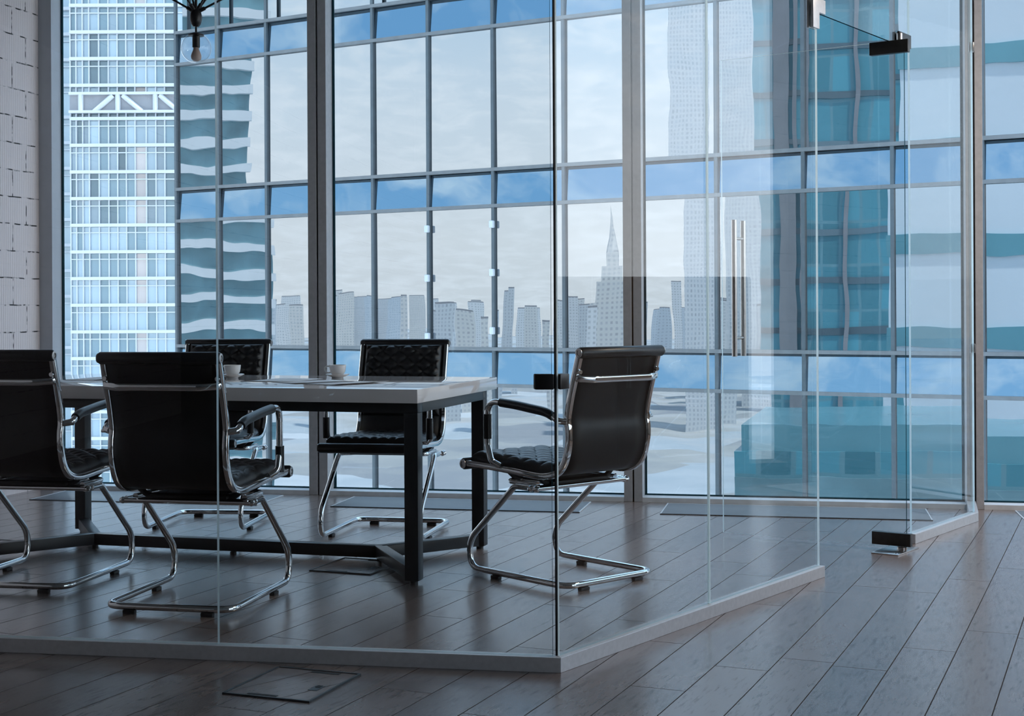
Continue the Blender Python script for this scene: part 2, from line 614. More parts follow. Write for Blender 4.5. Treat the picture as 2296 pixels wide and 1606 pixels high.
# ------------------------------------------------------------------ mesh helpers
class MB:
    def __init__(self):
        self.v, self.f, self.m = [], [], []

    def add(self, vs, fs, mi=0):
        o = len(self.v)
        self.v += [tuple(p) for p in vs]
        self.f += [tuple(i + o for i in q) for q in fs]
        self.m += [mi] * len(fs)

    def box(self, c, s, rz=0.0, mi=0, faces=None):
        hx, hy, hz = s[0] / 2, s[1] / 2, s[2] / 2
        cs, sn = math.cos(rz), math.sin(rz)
        vs = []
        for z in (-hz, hz):
            for x, y in ((-hx, -hy), (hx, -hy), (hx, hy), (-hx, hy)):
                vs.append((c[0] + x * cs - y * sn, c[1] + x * sn + y * cs, c[2] + z))
        fs = [(0, 3, 2, 1), (4, 5, 6, 7), (0, 1, 5, 4), (1, 2, 6, 5), (2, 3, 7, 6), (3, 0, 4, 7)]
        o = len(self.v)
        self.v += vs
        for k, q in enumerate(fs):
            self.f.append(tuple(i + o for i in q))
            self.m.append(faces.get(k, mi) if faces else mi)

    def prism(self, pts, z0, z1, mi=0):
        n = len(pts)
        vs = [(p[0], p[1], z0) for p in pts] + [(p[0], p[1], z1) for p in pts]
        fs = [tuple(range(n - 1, -1, -1)), tuple(range(n, 2 * n))]
        fs += [(i, (i + 1) % n, n + (i + 1) % n, n + i) for i in range(n)]
        self.add(vs, fs, mi)

    def sweep(self, path, sec, closed=False, up=None, mi=0):
        """sec: 2D section points; path: 3D points; up: fixed side vector or None (parallel transport)"""
        P = [Vector(p) for p in path]
        n = len(P)
        k = len(sec)
        T = []
        for i in range(n):
            a = P[(i - 1) % n] if (closed or i > 0) else P[i]
            b = P[(i + 1) % n] if (closed or i < n - 1) else P[i]
            T.append((b - a).normalized())
        side = Vector(up) if up else None
        if side is None:
            side = T[0].cross(Vector((0, 0, 1)))
            if side.length < 1e-3:
                side = T[0].cross(Vector((1, 0, 0)))
        rings = []
        for i in range(n):
            side = (side - T[i] * side.dot(T[i])).normalized()
            nor = side.cross(T[i])
            rings.append([P[i] + side * s[0] + nor * s[1] for s in sec])
        vs = [q for r_ in rings for q in r_]
        fs = []
        for i in range(n if closed else n - 1):
            a, b = i * k, ((i + 1) % n) * k
            for j in range(k):
                fs.append((a + j, a + (j + 1) % k, b + (j + 1) % k, b + j))
        if not closed:
            fs.append(tuple(range(k - 1, -1, -1)))
            fs.append(tuple((n - 1) * k + j for j in range(k)))
        self.add(vs, fs, mi)

    def tube(self, path, r, seg=12, closed=False, mi=0):
        self.sweep(path, [(r * math.cos(2 * PI * j / seg), r * math.sin(2 * PI * j / seg)) for j in range(seg)],
                   closed, None, mi)

    def lathe(self, prof, c=(0, 0, 0), seg=32, axis='z', mi=0):
        """prof: (radius, height) list"""
        vs, fs = [], []
        n = len(prof)
        for i in range(seg):
            a = 2 * PI * i / seg
            for r_, h in prof:
                p = (r_ * math.cos(a), r_ * math.sin(a), h)
                if axis == 'x':
                    p = (p[2], p[0], p[1])
                elif axis == 'y':
                    p = (p[1], p[2], p[0])
                vs.append((p[0] + c[0], p[1] + c[1], p[2] + c[2]))
        for i in range(seg):
            a, b = i * n, ((i + 1) % seg) * n
            for j in range(n - 1):
                fs.append((a + j, b + j, b + j + 1, a + j + 1))
        self.add(vs, fs, mi)

    def grid(self, fn, nu, nv, mi=0):
        vs = [fn(i / nu, j / nv) for j in range(nv + 1) for i in range(nu + 1)]
        fs = [(j * (nu + 1) + i, j * (nu + 1) + i + 1, (j + 1) * (nu + 1) + i + 1, (j + 1) * (nu + 1) + i)
              for j in range(nv) for i in range(nu)]
        self.add(vs, fs, mi)

    def build(self, name, mats, parent=None, smooth=True, bevel=0.0, angle=40, fix=True):
        if not isinstance(mats, (list, tuple)):
            mats = [mats]
        me = bpy.data.meshes.new(name)
        me.from_pydata(self.v, [], self.f)
        for mm in mats:
            me.materials.append(mm)
        me.polygons.foreach_set('material_index', self.m)
        bm = bmesh.new()
        bm.from_mesh(me)
        bmesh.ops.remove_doubles(bm, verts=bm.verts, dist=1e-6)
        if fix:
            bmesh.ops.recalc_face_normals(bm, faces=bm.faces)
        if bevel:
            es = [ed for ed in bm.edges if len(ed.link_faces) == 2 and ed.calc_face_angle(0) > R(35)]
            bmesh.ops.bevel(bm, geom=es, offset=bevel, segments=2, profile=0.5, affect='EDGES', clamp_overlap=True)
        if smooth:
            for f in bm.faces:
                f.smooth = True
            for ed in bm.edges:
                if len(ed.link_faces) == 2 and ed.calc_face_angle(0) > R(angle):
                    ed.smooth = False
        bm.to_mesh(me)
        bm.free()
        o = bpy.data.objects.new(name, me)
        COL.objects.link(o)
        if parent:
            o.parent = parent
        return o


def rounded(path, rad, seg=6):
    """polyline with its corners rounded; rad: one radius or a list for the inner points"""
    P = [Vector(p) for p in path]
    out = [P[0]]
    for i in range(1, len(P) - 1):
        r_ = rad[i - 1] if isinstance(rad, (list, tuple)) else rad
        a, b, c = P[i - 1], P[i], P[i + 1]
        d1, d2 = (a - b), (c - b)
        l1, l2 = d1.length, d2.length
        d1.normalize()
        d2.normalize()
        ang = d1.angle(d2)
        if ang > PI - 0.02 or r_ <= 0:
            out.append(b)
            continue
        t = min(r_ / math.tan(ang / 2), l1 * 0.49, l2 * 0.49)
        p0, p2 = b + d1 * t, b + d2 * t
        for k in range(seg + 1):
            u = k / seg
            out.append(p0 * (1 - u) ** 2 + b * 2 * u * (1 - u) + p2 * u * u)
    out.append(P[-1])
    return out


def smooth_path(pts, n=4):
    """Catmull-Rom through the points"""
    P = [Vector(p) for p in pts]
    out = []
    for i in range(len(P) - 1):
        p0 = P[i - 1] if i else P[i] * 2 - P[i + 1]
        p1, p2 = P[i], P[i + 1]
        p3 = P[i + 2] if i + 2 < len(P) else P[i + 1] * 2 - P[i]
        for k in range(n):
            t = k / n
            out.append(0.5 * ((2 * p1) + (p2 - p0) * t + (2 * p0 - 5 * p1 + 4 * p2 - p3) * t * t
                              + (3 * p1 - p0 - 3 * p2 + p3) * t ** 3))
    out.append(P[-1])
    return out


def tag(o, label=None, cat=None, group=None, kind=None):
    if label:
        o['label'] = label
    if cat:
        o['category'] = cat
    if group:
        o['group'] = group
    if kind:
        o['kind'] = kind
    return o


def empty(name, loc=(0, 0, 0), rz=0.0):
    o = bpy.data.objects.new(name, None)
    o.location = loc
    o.rotation_euler = (0, 0, rz)
    o.empty_display_size = 0.2
    COL.objects.link(o)
    return o


def kids(o):
    return [c for c in bpy.data.objects if c.parent == o]


def copy_tree(o, parent=None):
    ch = kids(o)
    c = o.copy()
    COL.objects.link(c)
    c.parent = parent
    for x in ch:
        copy_tree(x, c)
    return c


# ================================================================== THE ROOM
CEIL = 3.15
# window wall, floor line
W0 = Vector((-1.42, 8.233))
WD = Vector((3.78, -0.779)).normalized()      # along the windows, to the right
WN = Vector((-WD.y, WD.x))                    # outwards
WANG = math.atan2(WD.y, WD.x)


def wpt(s, out=0.0):
    p = W0 + WD * s + WN * out
    return p


def ws(px, py=1110, out=0.0):
    o = W0 + WN * out
    return hit(px, py, o, WD)[0]


S_JAMB0 = ws(90, 1000)
corner = wpt(S_JAMB0)
LW = Vector((-math.sin(R(16.5)), -math.cos(R(16.5))))   # left wall runs towards the viewer
wl_end = corner + LW * 14.3
S_RIGHT = S_JAMB0 + 7.1
rw0 = wpt(S_RIGHT)
rw1 = Vector((rw0.x + 0.6, -5.0))
bl = Vector((wl_end.x, -5.0))

fl = MB()
fl.prism([(wl_end.x - .2, -5.1), (rw1.x + .2, -5.1), tuple(wpt(S_RIGHT + .3, 0.25)), tuple(wpt(S_JAMB0 - .3, 0.25))][0:4], -0.30, 0.0)
tag(fl.build('floor', M['floor'], smooth=False), kind='structure')
ce = MB()
ce.prism([(wl_end.x - .2, -5.1), (rw1.x + .2, -5.1), tuple(wpt(S_RIGHT + .3, 0.25)), tuple(wpt(S_JAMB0 - .3, 0.25))], CEIL, CEIL + 0.3)
tag(ce.build('ceiling', M['ceiling'], smooth=False), kind='structure')

lw = MB()
lw.box((7.1, 0.15, CEIL / 2), (14.2, 0.3, CEIL))
o = lw.build('wall_left', M['block'], smooth=False)
o.location = (corner.x, corner.y, 0)
o.rotation_euler = (0, 0, math.atan2(LW.y, LW.x))
# local +y must point away from the room: flip if needed
nrm = Matrix.Rotation(o.rotation_euler[2], 3, 'Z') @ Vector((0, 1, 0))
if nrm.x > 0:
    o.scale = (1, 1, 1)
    for v in o.data.vertices:
        v.co.y = -v.co.y
    o.data.flip_normals()
tag(o, kind='structure')

bw = MB()
bw.box(((wl_end.x + rw1.x) / 2, -5.0, CEIL / 2), (rw1.x - wl_end.x, 0.2, CEIL))
tag(bw.build('wall_back', M['plaster'], smooth=False), kind='structure')

# right wall, unseen: pier, parapet and tall window openings added for side light
rd = (rw1 - rw0)
rlen = rd.length
rdn = rd.normalized()
rang = math.atan2(rdn.y, rdn.x)


def rpt(s):
    p = rw0 + rdn * s
    return p


rroot = None
for s0, s1, z0, z1 in ((0, rlen, 0, 0.12), (0, rlen, CEIL - 0.10, CEIL), (0, .15, 0, CEIL), (2.6, 2.75, 0, CEIL),
                       (5.2, 5.35, 0, CEIL), (7.8, rlen, 0, CEIL)):
    p = rpt((s0 + s1) / 2)
    rwall = MB()
    rwall.box((p.x, p.y, (z0 + z1) / 2), (s1 - s0, 0.22, z1 - z0), rang)
    if rroot is None:
        rroot = tag(rwall.build('wall_right', M['plaster'], smooth=False), kind='structure')
    else:
        rwall.build('pier' if z1 - z0 > 1 else 'lintel', M['plaster'], rroot, smooth=False)

# ---- windows: each bay has its pane and bottom rail, the mullions stand between
MW = [(ws(693), ws(735)), (ws(1399), ws(1441)), (ws(2168), ws(2207))]
step = MW[1][0] - MW[0][0]
MW.append((MW[2][0] + step, MW[2][1] + step))
S_JAMB1 = ws(119, 1000)
jb = MB()
p = wpt((S_JAMB0 + S_JAMB1) / 2, 0.06)
jb.box((p.x, p.y, CEIL / 2), (S_JAMB1 - S_JAMB0, 0.12, CEIL), WANG)
tag(jb.build('trim_1', pbr('grey_jamb_paint', (0.46, 0.48, 0.52), 0.5, vary=(10, 0.04)), smooth=False), kind='structure')
for i, (a, b) in enumerate(MW):
    w_ = (b - a) * 0.5
    dpt = 0.15
    root = None
    for c0 in (a + w_ * 0.46, b - w_ * 0.46):
        m_ = MB()
        q = wpt(c0, dpt / 2)
        m_.box((q.x, q.y, CEIL / 2), (w_ * 0.90, dpt, CEIL), WANG)
        if root is None:
            root = m_.build('trim_%d' % (i + 2), M['mullion'], bevel=0.002, smooth=False)
            tag(root, kind='structure')
        else:
            m_.build('half_profile', M['mullion'], root, bevel=0.002, smooth=False)
    g_ = MB()
    q = wpt((a + b) / 2, dpt / 2 + 0.012)
    g_.box((q.x, q.y, CEIL / 2), (w_ * 0.3, dpt - 0.024, CEIL), WANG)
    g_.build('gasket', M['gasket'], root, smooth=False)
bays = [(S_JAMB1, MW[0][0])] + [(MW[i][1], MW[i + 1][0]) for i in range(len(MW) - 1)] + [(MW[-1][1], S_RIGHT)]
for i, (a, b) in enumerate(bays):
    pn = MB()
    q = wpt((a + b) / 2, 0.13)
    pn.box((q.x, q.y, (CEIL + 0.03) / 2), (b - a, 0.02, CEIL - 0.03), WANG)
    root = pn.build('window_%d' % (i + 1), M['window'], smooth=False)
    tag(root, kind='structure')
    rl = MB()
    q = wpt((a + b) / 2, 0.075)
    rl.box((q.x, q.y, 0.0125), (b - a, 0.15, 0.025), WANG)
    rl.build('window_sill', M['sill'], root, smooth=False)
    gk = MB()
    q = wpt((a + b) / 2, 0.112)
    gk.box((q.x, q.y, 0.029), (b - a, 0.012, 0.008), WANG)
    gk.build('window_gasket', M['edgedark'], root, smooth=False)
    for e_ in (a + 0.006, b - 0.006):
        gk = MB()
        q = wpt(e_, 0.118)
        gk.box((q.x, q.y, CEIL / 2), (0.012, 0.012, CEIL - 0.03), WANG)
        gk.build('window_gasket', M['edgedark'], root, smooth=False)

# ================================================================== GLASS PARTITION
G0 = at(1257, 1510)            # outer corner on the floor
G0 = Vector((G0.x, G0.y))
FD = Vector((-1.7249, 0.2893)).normalized()      # front run, to the left
gE = at(2194, 1169)
SD = (Vector((gE.x, gE.y)) - G0).normalized()    # side run, to the window
BASE = 0.044
TH = 0.009
GTOP = 2.98


def hitline(o, d, o2, d2):
    den = d.x * d2.y - d.y * d2.x
    w = o2 - o
    return (w.x * d2.y - w.y * d2.x) / den


f_wall = hitline(G0, FD, corner, LW)
s_open0 = (Vector(at(1848, 1294)[:2]) - G0).dot(SD)
s_open1 = (Vector(at(2055, 1220.7)[:2]) - G0).dot(SD)
s_end = (Vector((gE.x, gE.y)) - G0).dot(SD)
INSET = 0.022                                    # glass sits in the middle of its base channel


def inward(d, side):
    n_ = Vector((-d.y, d.x))
    return n_ if n_.dot(side) > 0 else -n_


FIN = inward(FD, Vector((0, 1)))
SIN = inward(SD, Vector((-1, 0.5)))


def panel(name, o, d, nin, s0, s1, z0, z1, label, dark=(), kind=None):
    """one sheet of glass along d; returns the object"""
    b = MB()
    c = o + d * ((s0 + s1) / 2) + nin * INSET
    ang = math.atan2(d.y, d.x)
    em = {1: 1, 0: 1, 3: 1, 5: 1}
    for k in dark:
        em[k] = 2
    b.box((0, 0, (z1 - z0) / 2), (s1 - s0, TH, z1 - z0), 0, 0, em)
    ob = b.build(name, [M['glass'], M['edge'], M['edgedark']], smooth=False)
    ob.location = (c.x, c.y, z0)
    ob.rotation_euler = (0, 0, ang)
    tag(ob, label, 'glass panel', 'clear panels of the glass meeting room')
    return ob


def channel(name, o, d, nin, s0, s1, label, m0=0.0, m1=0.0):
    b = MB()
    W_ = 0.044
    a = o + d * s0
    e_ = o + d * s1
    pts = [a, e_, e_ + nin * W_ + d * m1, a + nin * W_ + d * m0]
    b.prism([tuple(p_) for p_ in pts], 0.0, BASE)
    ob = b.build(name, M['rail'], bevel=0.0015, smooth=False)
    tag(ob, label, 'base rail', 'metal floor channels under the glass panels')
    return ob


s_j1 = -hit(490.5, 1450, G0 + FIN * INSET, -FD)[0]
s_j2 = hit(1590, 1360, G0 + SIN * INSET, SD)[0]
half = math.tan(0.5 * (PI - FD.angle(SD)))
mit = 0.044 / math.tan(0.5 * FD.angle(SD))
channel('base_rail', G0, FD, FIN, 0, f_wall - 0.02, 'long dark metal floor rail under the front glass, running to the block wall', mit, 0)
channel('base_rail', G0 + SD * 0.0012, SD, SIN, 0, s_open0 - 0.0012, 'silver metal floor rail from the glass corner to the door opening', mit, 0)
channel('base_rail', G0, SD, SIN, s_open1, s_end, 'short silver floor rail between the door pivot and the window mullion')
GO = INSET / math.tan(0.5 * FD.angle(SD))
front_ = panel('glass_screen', G0, FD, FIN, GO + 0.012, s_j1 - 0.0015, BASE + 0.0006, GTOP, 'front glass panel before the table, ending at the corner', dark=(5,))
b = MB()
cs_ = G0 + FD * GO + FIN * INSET + (FIN + SIN).normalized() * 0.001
b.box((cs_.x, cs_.y, (BASE + GTOP) / 2), (0.0055, 0.0055, GTOP - BASE - 0.002), math.atan2(SD.y, SD.x))
sl_ = b.build('corner_seal', M['gasket'], smooth=False)  # strip put in as the dark seen through the corner glass edge
sl_.parent = front_
sl_['label'] = 'black corner seal strip'
sl_.matrix_parent_inverse = (Matrix.Translation(front_.location) @ Matrix.Rotation(front_.rotation_euler[2], 4, 'Z')).inverted()
s_mid = (s_j1 + f_wall) / 2
panel('glass_screen', G0, FD, FIN, s_j1 + 0.0015, s_mid - 0.0015, BASE + 0.0006, GTOP, 'front glass panel before the chair cut by the picture edge, next to the corner panel')
panel('glass_screen', G0, FD, FIN, s_mid + 0.0015, f_wall - 0.03, BASE + 0.0006, GTOP, 'front glass panel outside the picture beside the white block wall')
panel('glass_screen', G0, SD, SIN, GO + 0.006, s_j2 - 0.0015, BASE + 0.0006, GTOP, 'side glass panel starting at the corner, in front of the turned chair')
panel('glass_screen', G0, SD, SIN, s_j2 + 0.0015, s_open0 - 0.012, BASE + 0.0006, GTOP, 'side glass panel with its free edge at the door opening')
DTOP = hit(1930, 68, G0 + SIN * INSET, SD)[1]
panel('glass_screen', G0, SD, SIN, s_open0 - 0.009, s_open1 + 0.0, DTOP, GTOP, 'glass transom panel spanning above the open door', dark=(0,))
panel('glass_screen', G0, SD, SIN, s_open1 + 0.004, s_end - 0.004, BASE + 0.0006, GTOP, 'narrow fixed glass panel between the open door and the window mullion')
# short return to the window mullion
RO = G0 + SD * s_end
tgt = wpt((MW[2][0] + MW[2][1]) / 2)
RDv = (tgt - RO)
rl_ = RDv.length
RDn = RDv.normalized()
RIN = inward(RDn, Vector((-1, 0)))
channel('base_rail', RO, RDn, RIN, 0.0, rl_ - 0.004, 'stub of floor rail turning to the window mullion')
panel('glass_screen', RO, RDn, RIN, 0.012, rl_ - 0.006, BASE + 0.0006, GTOP, 'narrowest glass return panel closing the gap to the window mullion')


def small_box(name, mat, size, loc, rz, bevel=0.002, parent=None):
    b = MB()
    b.box((0, 0, 0), size)
    ob = b.build(name, mat, parent, bevel=bevel)
    ob.location = loc
    ob.rotation_euler = (0, 0, rz)
    return ob


# corner clamp at waist height: two pairs of plates
zc_ = hit(1230, 857, G0, FD)[1]
cl = empty('corner_clamp', (G0.x, G0.y, zc_ - 0.023))
tag(cl, 'small black clamp joining the two glass panels at the corner', 'glass clamp')
for dvec, nin, L, mm in ((FD, FIN, 0.056, M['plastic']), (SD, SIN, 0.046, M['darksteel'])):
    for sgn in (1, -1):
        c = dvec * (GO + L / 2 + 0.004) + nin * (INSET - sgn * (TH / 2 + 0.006))
        if sgn < 0:
            c = c + dvec * 0.006
        small_box('plate', mm, (L, 0.010, 0.045), (c.x, c.y, 0.023), math.atan2(dvec.y, dvec.x), 0.003, cl)

# clips to the mullion
for py, lab in ((118, 'upper small metal clip fixing the return glass to the window mullion'),
                (777, 'lower small metal clip fixing the return glass to the window mullion')):
    z = hit(2186, py, RO, RDn)[1]
    c = RO + RDn * 0.03 + RIN * INSET
    cp = empty('glass_clip', (c.x, c.y, z - 0.022), math.atan2(RDn.y, RDn.x))
    tag(cp, lab, 'glass clip', 'clips beside the window mullion')
    for sg in (1, -1):
        small_box('plate', M['steel'], (0.045, 0.007, 0.045), (0, sg * (TH / 2 + 0.0035), 0.022), 0, 0.0015, cp)

# ---- the pivot door, swung into the room
HG = at(2033, 1232, 0.01)
FR = at(1622, 1194.5, 0.01)
HG = Vector((HG.x, HG.y))
FR = Vector((FR.x, FR.y))
dd_ = (FR - HG)
DL = dd_.length
ddn = dd_.normalized()
dang = math.atan2(ddn.y, ddn.x)
door = empty('door_1', (HG.x, HG.y, 0), dang)
tag(door, 'frameless glass door standing open inside the glass room', 'door', None, 'structure')
b = MB()
DH = 2.215
b.box((DL / 2, 0, (DH + 0.012) / 2), (DL, 0.010, DH - 0.012), 0, 0, {0: 1, 1: 1, 3: 1, 5: 2})
b.build('door_leaf', [M['glass'], M['edge'], M['edgedark']], door, smooth=False)
for z0, nm in ((0.022, 'patch_fitting'), (DH - 0.055, 'patch_fitting')):
    b = MB()
    b.box((0.065, 0, z0 + 0.028), (0.172, 0.030, 0.056))
    b.build(nm, M['darksteel'], door, bevel=0.002)['label'] = 'dark metal patch fitting'
pvt = MB()
pvt.lathe([(0.0, 0.0), (0.022, 0.0), (0.022, 0.012), (0.012, 0.014), (0.012, 0.024), (0, 0.024)], (0.02, 0, 0.006), 20)
pvt.build('pivot', M['steel'], door)
pvt = MB()
pvt.lathe([(0.0, 0.0), (0.012, 0.0), (0.012, 0.03), (0, 0.03)], (0.02, 0, DH), 20)
pvt.build('pivot', M['steel'], door)
hs = DL - 0.085
z0, z1 = 0.835, 1.465
for sg in (1, -1):
    hd = MB()
    hd.tube([(hs, sg * 0.048, z0), (hs, sg * 0.048, z1)], 0.0125, 20)
    hd_o = hd.build('door_handle', M['steel'], door)
for zz in (z0 + 0.085, z1 - 0.085):
    sp_ = MB()
    sp_.tube([(hs, -0.046, zz), (hs, 0.046, zz)], 0.007, 14)
    sp_.build('standoff', M['steel'], hd_o)

pc = MB()
pp_ = at(2007, 1236)
pc.box((0, 0, 0.003), (0.24, 0.12, 0.006))
pl_o = pc.build('floor_plate', M['steel'], bevel=0.001)
pl_o.location = (pp_.x, pp_.y, 0)
pl_o.rotation_euler = (0, 0, math.atan2(SD.y, SD.x))
tag(pl_o, 'flat metal pivot cover plate on the floor below the door hinge', 'floor plate')
for dx, dy in ((-0.09, -0.04), (0.02, -0.04)):
    b = MB()
    b.lathe([(0, 0.006), (0.006, 0.006), (0.005, 0.008), (0, 0.008)], (dx, dy, 0), 14)
    b.build('screw', M['chrome'], pl_o)

# L-shaped patch at the top of the side panel, and the transom pivot bracket
c = G0 + SD * (s_open0 - 0.012) + SIN * INSET
lp = empty('transom_bracket', (c.x, c.y, DTOP), math.atan2(SD.y, SD.x))
tag(lp, 'pale steel L-shaped bracket where side panel and door transom meet', 'glass bracket')
for sg in (1, -1):
    b = MB()
    y0, y1 = sg * (TH / 2 + 0.0006), sg * (TH / 2 + 0.0096)
    prof = [(-0.052, -0.065), (0.006, -0.065), (0.006, 0.0), (0.062, 0.0), (0.062, 0.055), (-0.052, 0.055)]
    vs = [(x, y0, z) for x, z in prof] + [(x, y1, z) for x, z in prof]
    nP = len(prof)
    b.add(vs, [tuple(range(nP)), tuple(range(2 * nP - 1, nP - 1, -1))] +
          [(i, nP + i, nP + (i + 1) % nP, (i + 1) % nP) for i in range(nP)])
    b.build('plate', M['rail'] if sg < 0 else M['steel'], lp, bevel=0.0015)
sb = hit(2022, 85, G0 + SIN * INSET, SD)
c = G0 + SD * sb[0] + SIN * INSET
tb = empty('transom_bracket', (c.x, c.y, DTOP - 0.004), math.atan2(SD.y, SD.x))
tag(tb, 'steel bracket on the transom right above the door pivot', 'glass bracket')
for sg in (1, -1):
    b = MB()
    b.box((0, sg * (TH / 2 + 0.0066), 0.03), (0.14, 0.011, 0.06))
    b.build('plate', M['darksteel'], tb, bevel=0.002)

# ================================================================== FLOOR FITTINGS
def quad_panel(name, mat, p0, dvec, L, Wd, h, label, cat, group=None):
    """flat floor panel: p0 front-left corner, dvec along its length"""
    ob = empty(name, (p0.x, p0.y, 0), math.atan2(dvec.y, dvec.x))
    tag(ob, label, cat, group)
    b = MB()
    b.box((L / 2, Wd / 2, h / 2), (L, Wd, h))
    b.build('cover', mat, ob, bevel=0.0008)
    return ob


for (p0, L, lab) in ((Vector((-0.981, 7.665)), 1.352, 'long grey floor panel by the window behind the table and the chair with the cup'),
                     (Vector((0.759, 7.318)), 1.346, 'long grey floor panel by the window beyond the open glass door'),
                     (Vector((-2.72, 8.01)), 1.35, 'long grey floor panel by the window nearest the block wall'),
                     (Vector((2.52, 6.965)), 1.35, 'grey floor panel by the window cut off at the picture edge')):
    ob = quad_panel('floor_grille', M['grille'], p0, WD, L, 0.405, 0.003, lab, 'floor panel', 'floor panels along the window wall')
    for y in (0.0, 0.405):
        b = MB()
        b.box((L / 2, y, 0.0022), (L + 0.006, 0.006, 0.0045))
        b.build('rim', M['hatch'] if y == 0 else M['sill'], ob, smooth=False)
    for x in (0.0, L):
        b = MB()
        b.box((x, 0.2025, 0.0022), (0.006, 0.399, 0.0045))
        b.build('rim', M['sill'], ob, smooth=False)


def hatch(p0, p1, p2, label):
    d = (p1 - p0)
    L = d.length
    d.normalize()
    nrm_ = Vector((-d.y, d.x))
    Wd = abs((p2 - p1).dot(nrm_))
    ob = empty('floor_hatch', (p0.x, p0.y, 0), math.atan2(d.y, d.x))
    tag(ob, label, 'floor box', 'floor boxes in the planks')
    b = MB()
    b.box((L / 2, Wd / 2, 0.0015), (L - 0.012, Wd - 0.012, 0.003))
    b.build('lid', M['floor'], ob, smooth=False)
    for y in (0.003, Wd - 0.003):
        b = MB()
        b.box((L / 2, y, 0.0025), (L, 0.007, 0.005))
        b.build('frame_bar', M['hatch'], ob, smooth=False)
    for x in (0.003, L - 0.003):
        b = MB()
        b.box((x, Wd / 2, 0.0025), (0.007, Wd - 0.014, 0.005))
        b.build('frame_bar', M['hatch'], ob, smooth=False)
    for x_, y_, h_ in ((0.62, 0.93, 0.016), (0.42, 0.07, 0.012)):
        b = MB()
        b.box((L * x_, Wd * y_, 0.003), (L * 0.34, h_, 0.0016))
        b.build('cable_flap', M['gasket'], ob, smooth=False)
    b = MB()
    b.box((L * 0.82, Wd * 0.42, 0.0032), (0.028, 0.05, 0.0016))
    hn = b.build('latch', M['hatch'], ob, smooth=False)
    b = MB()
    b.box((L * 0.82, Wd * 0.47, 0.0042), (0.014, 0.020, 0.0014))
    b.build('latch_button', M['gasket'], hn, smooth=False)
    return ob


def v2(p):
    return Vector((p.x, p.y))


hatch(v2(at(498, 1557)), v2(at(694, 1577)), v2(at(815, 1515)), 'square floor box with latch in the planks outside the front glass')
hatch(v2(at(693, 1281)), v2(at(830, 1290)), v2(at(868, 1272)) + Vector((0.08, 0.11)), 'square floor box under the table beside its front leg')
hp = v2(at(57, 1215))
hatch(hp + Vector((-0.40, -0.11)), hp + Vector((-0.13, -0.20)), hp + Vector((0.0, 0.0)), 'floor box at the edge of the picture behind the nearest chairs')

# ================================================================== TABLE
TA = R(-16.2)                     # table yaw
tc0 = at(935.6, 873.8, 0.7525)     # front right top corner
TL, TW, TH_ = 2.09, 1.045, 0.7525
tbl = empty('meeting_table', (tc0.x, tc0.y, 0), TA)   # local x to the right end = 0, runs to -TL ; y 0..TW
tag(tbl, 'long white-topped meeting table on a black steel frame', 'table')
b = MB()
b.box((-TL / 2, TW / 2, TH_ - 0.0265), (TL, TW, 0.053))
b.build('tabletop', M['tabletop'], tbl, bevel=0.0015)
zt = TH_ - 0.053
AP = 0.040
IX, IY, LG = 0.016, 0.045, 0.056
IYB = 0.10
for y in (IY + LG / 2, TW - IYB - LG / 2):
    b = MB()
    b.box((-TL / 2, y, zt - AP / 2), (TL - 2 * IX, LG, AP))
    b.build('apron_rail', M['tableframe'], tbl, bevel=0.0015)
for x in (-IX - LG / 2, -TL + IX + LG / 2):
    b = MB()
    b.box((x, (TW + IY - IYB) / 2, zt - AP / 2), (LG, TW - IY - IYB - 2 * LG, AP))
    b.build('apron_rail', M['tableframe'], tbl, bevel=0.0015)
FZ = 0.014
RH = 0.050
feet = []
for x in (-IX - LG / 2, -TL + IX + LG / 2):
    for y in (IY + LG / 2, TW - IYB - LG / 2):
        b = MB()
        b.box((x, y, (zt - AP + FZ) / 2), (LG, LG, zt - AP - FZ))
        lg = b.build('leg', M['tableframe'], tbl, bevel=0.002)
        g_ = MB()
        g_.lathe([(0, 0), (0.016, 0), (0.016, FZ - 0.004), (0.008, FZ - 0.002), (0.008, FZ + 0.002), (0, FZ + 0.002)], (x, y, 0), 16)
        g_.build('glide', M['plastic'], lg)
JX = 0.36
for sx in (0, 1):
    jx = -JX if sx == 0 else -TL + JX
    lx = -IX - LG / 2 if sx == 0 else -TL + IX + LG / 2
    for y, sg in ((IY + LG / 2, 1), (TW - IYB - LG / 2, -1)):
        b = MB()
        a = Vector((lx, y + sg * LG * 0.0, 0))
        c = Vector((jx, TW / 2, 0))
        d = (c - a).normalized()
        n_ = Vector((-d.y, d.x, 0))
        a = a + d * 0.02
        pts = [a + n_ * 0.025, a - n_ * 0.025, c - n_ * 0.025, c + n_ * 0.025]
        b.prism([(p_.x, p_.y) for p_ in pts], FZ, FZ + RH)
        b.build('foot_rail', M['tableframe'], tbl, bevel=0.002)
b = MB()
b.box((-TL / 2, TW / 2, FZ + RH / 2 - 0.0005), (TL - 2 * JX + 0.03, 0.052, RH))
st = b.build('stretcher', M['tableframe'], tbl, bevel=0.002)
for gx in (-JX, -TL / 2, -TL + JX):
    g_ = MB()
    g_.lathe([(0, 0), (0.014, 0), (0.014, 0.008), (0.006, 0.010), (0.006, FZ + 0.002), (0, FZ + 0.002)], (gx, TW / 2, 0), 14)
    g_.build('glide', M['plastic'], st)

# ================================================================== CHAIRS
HWID = 0.212


def pillow(u, v, nu, nv):
    """height 0..1 of diamond quilting"""
    a, b_ = u * nu, v * nv
    p_, q_ = a + b_, a - b_
    s1 = abs(math.sin(PI * p_))
    s2 = abs(math.sin(PI * q_))
    return (s1 * s2) ** 0.45


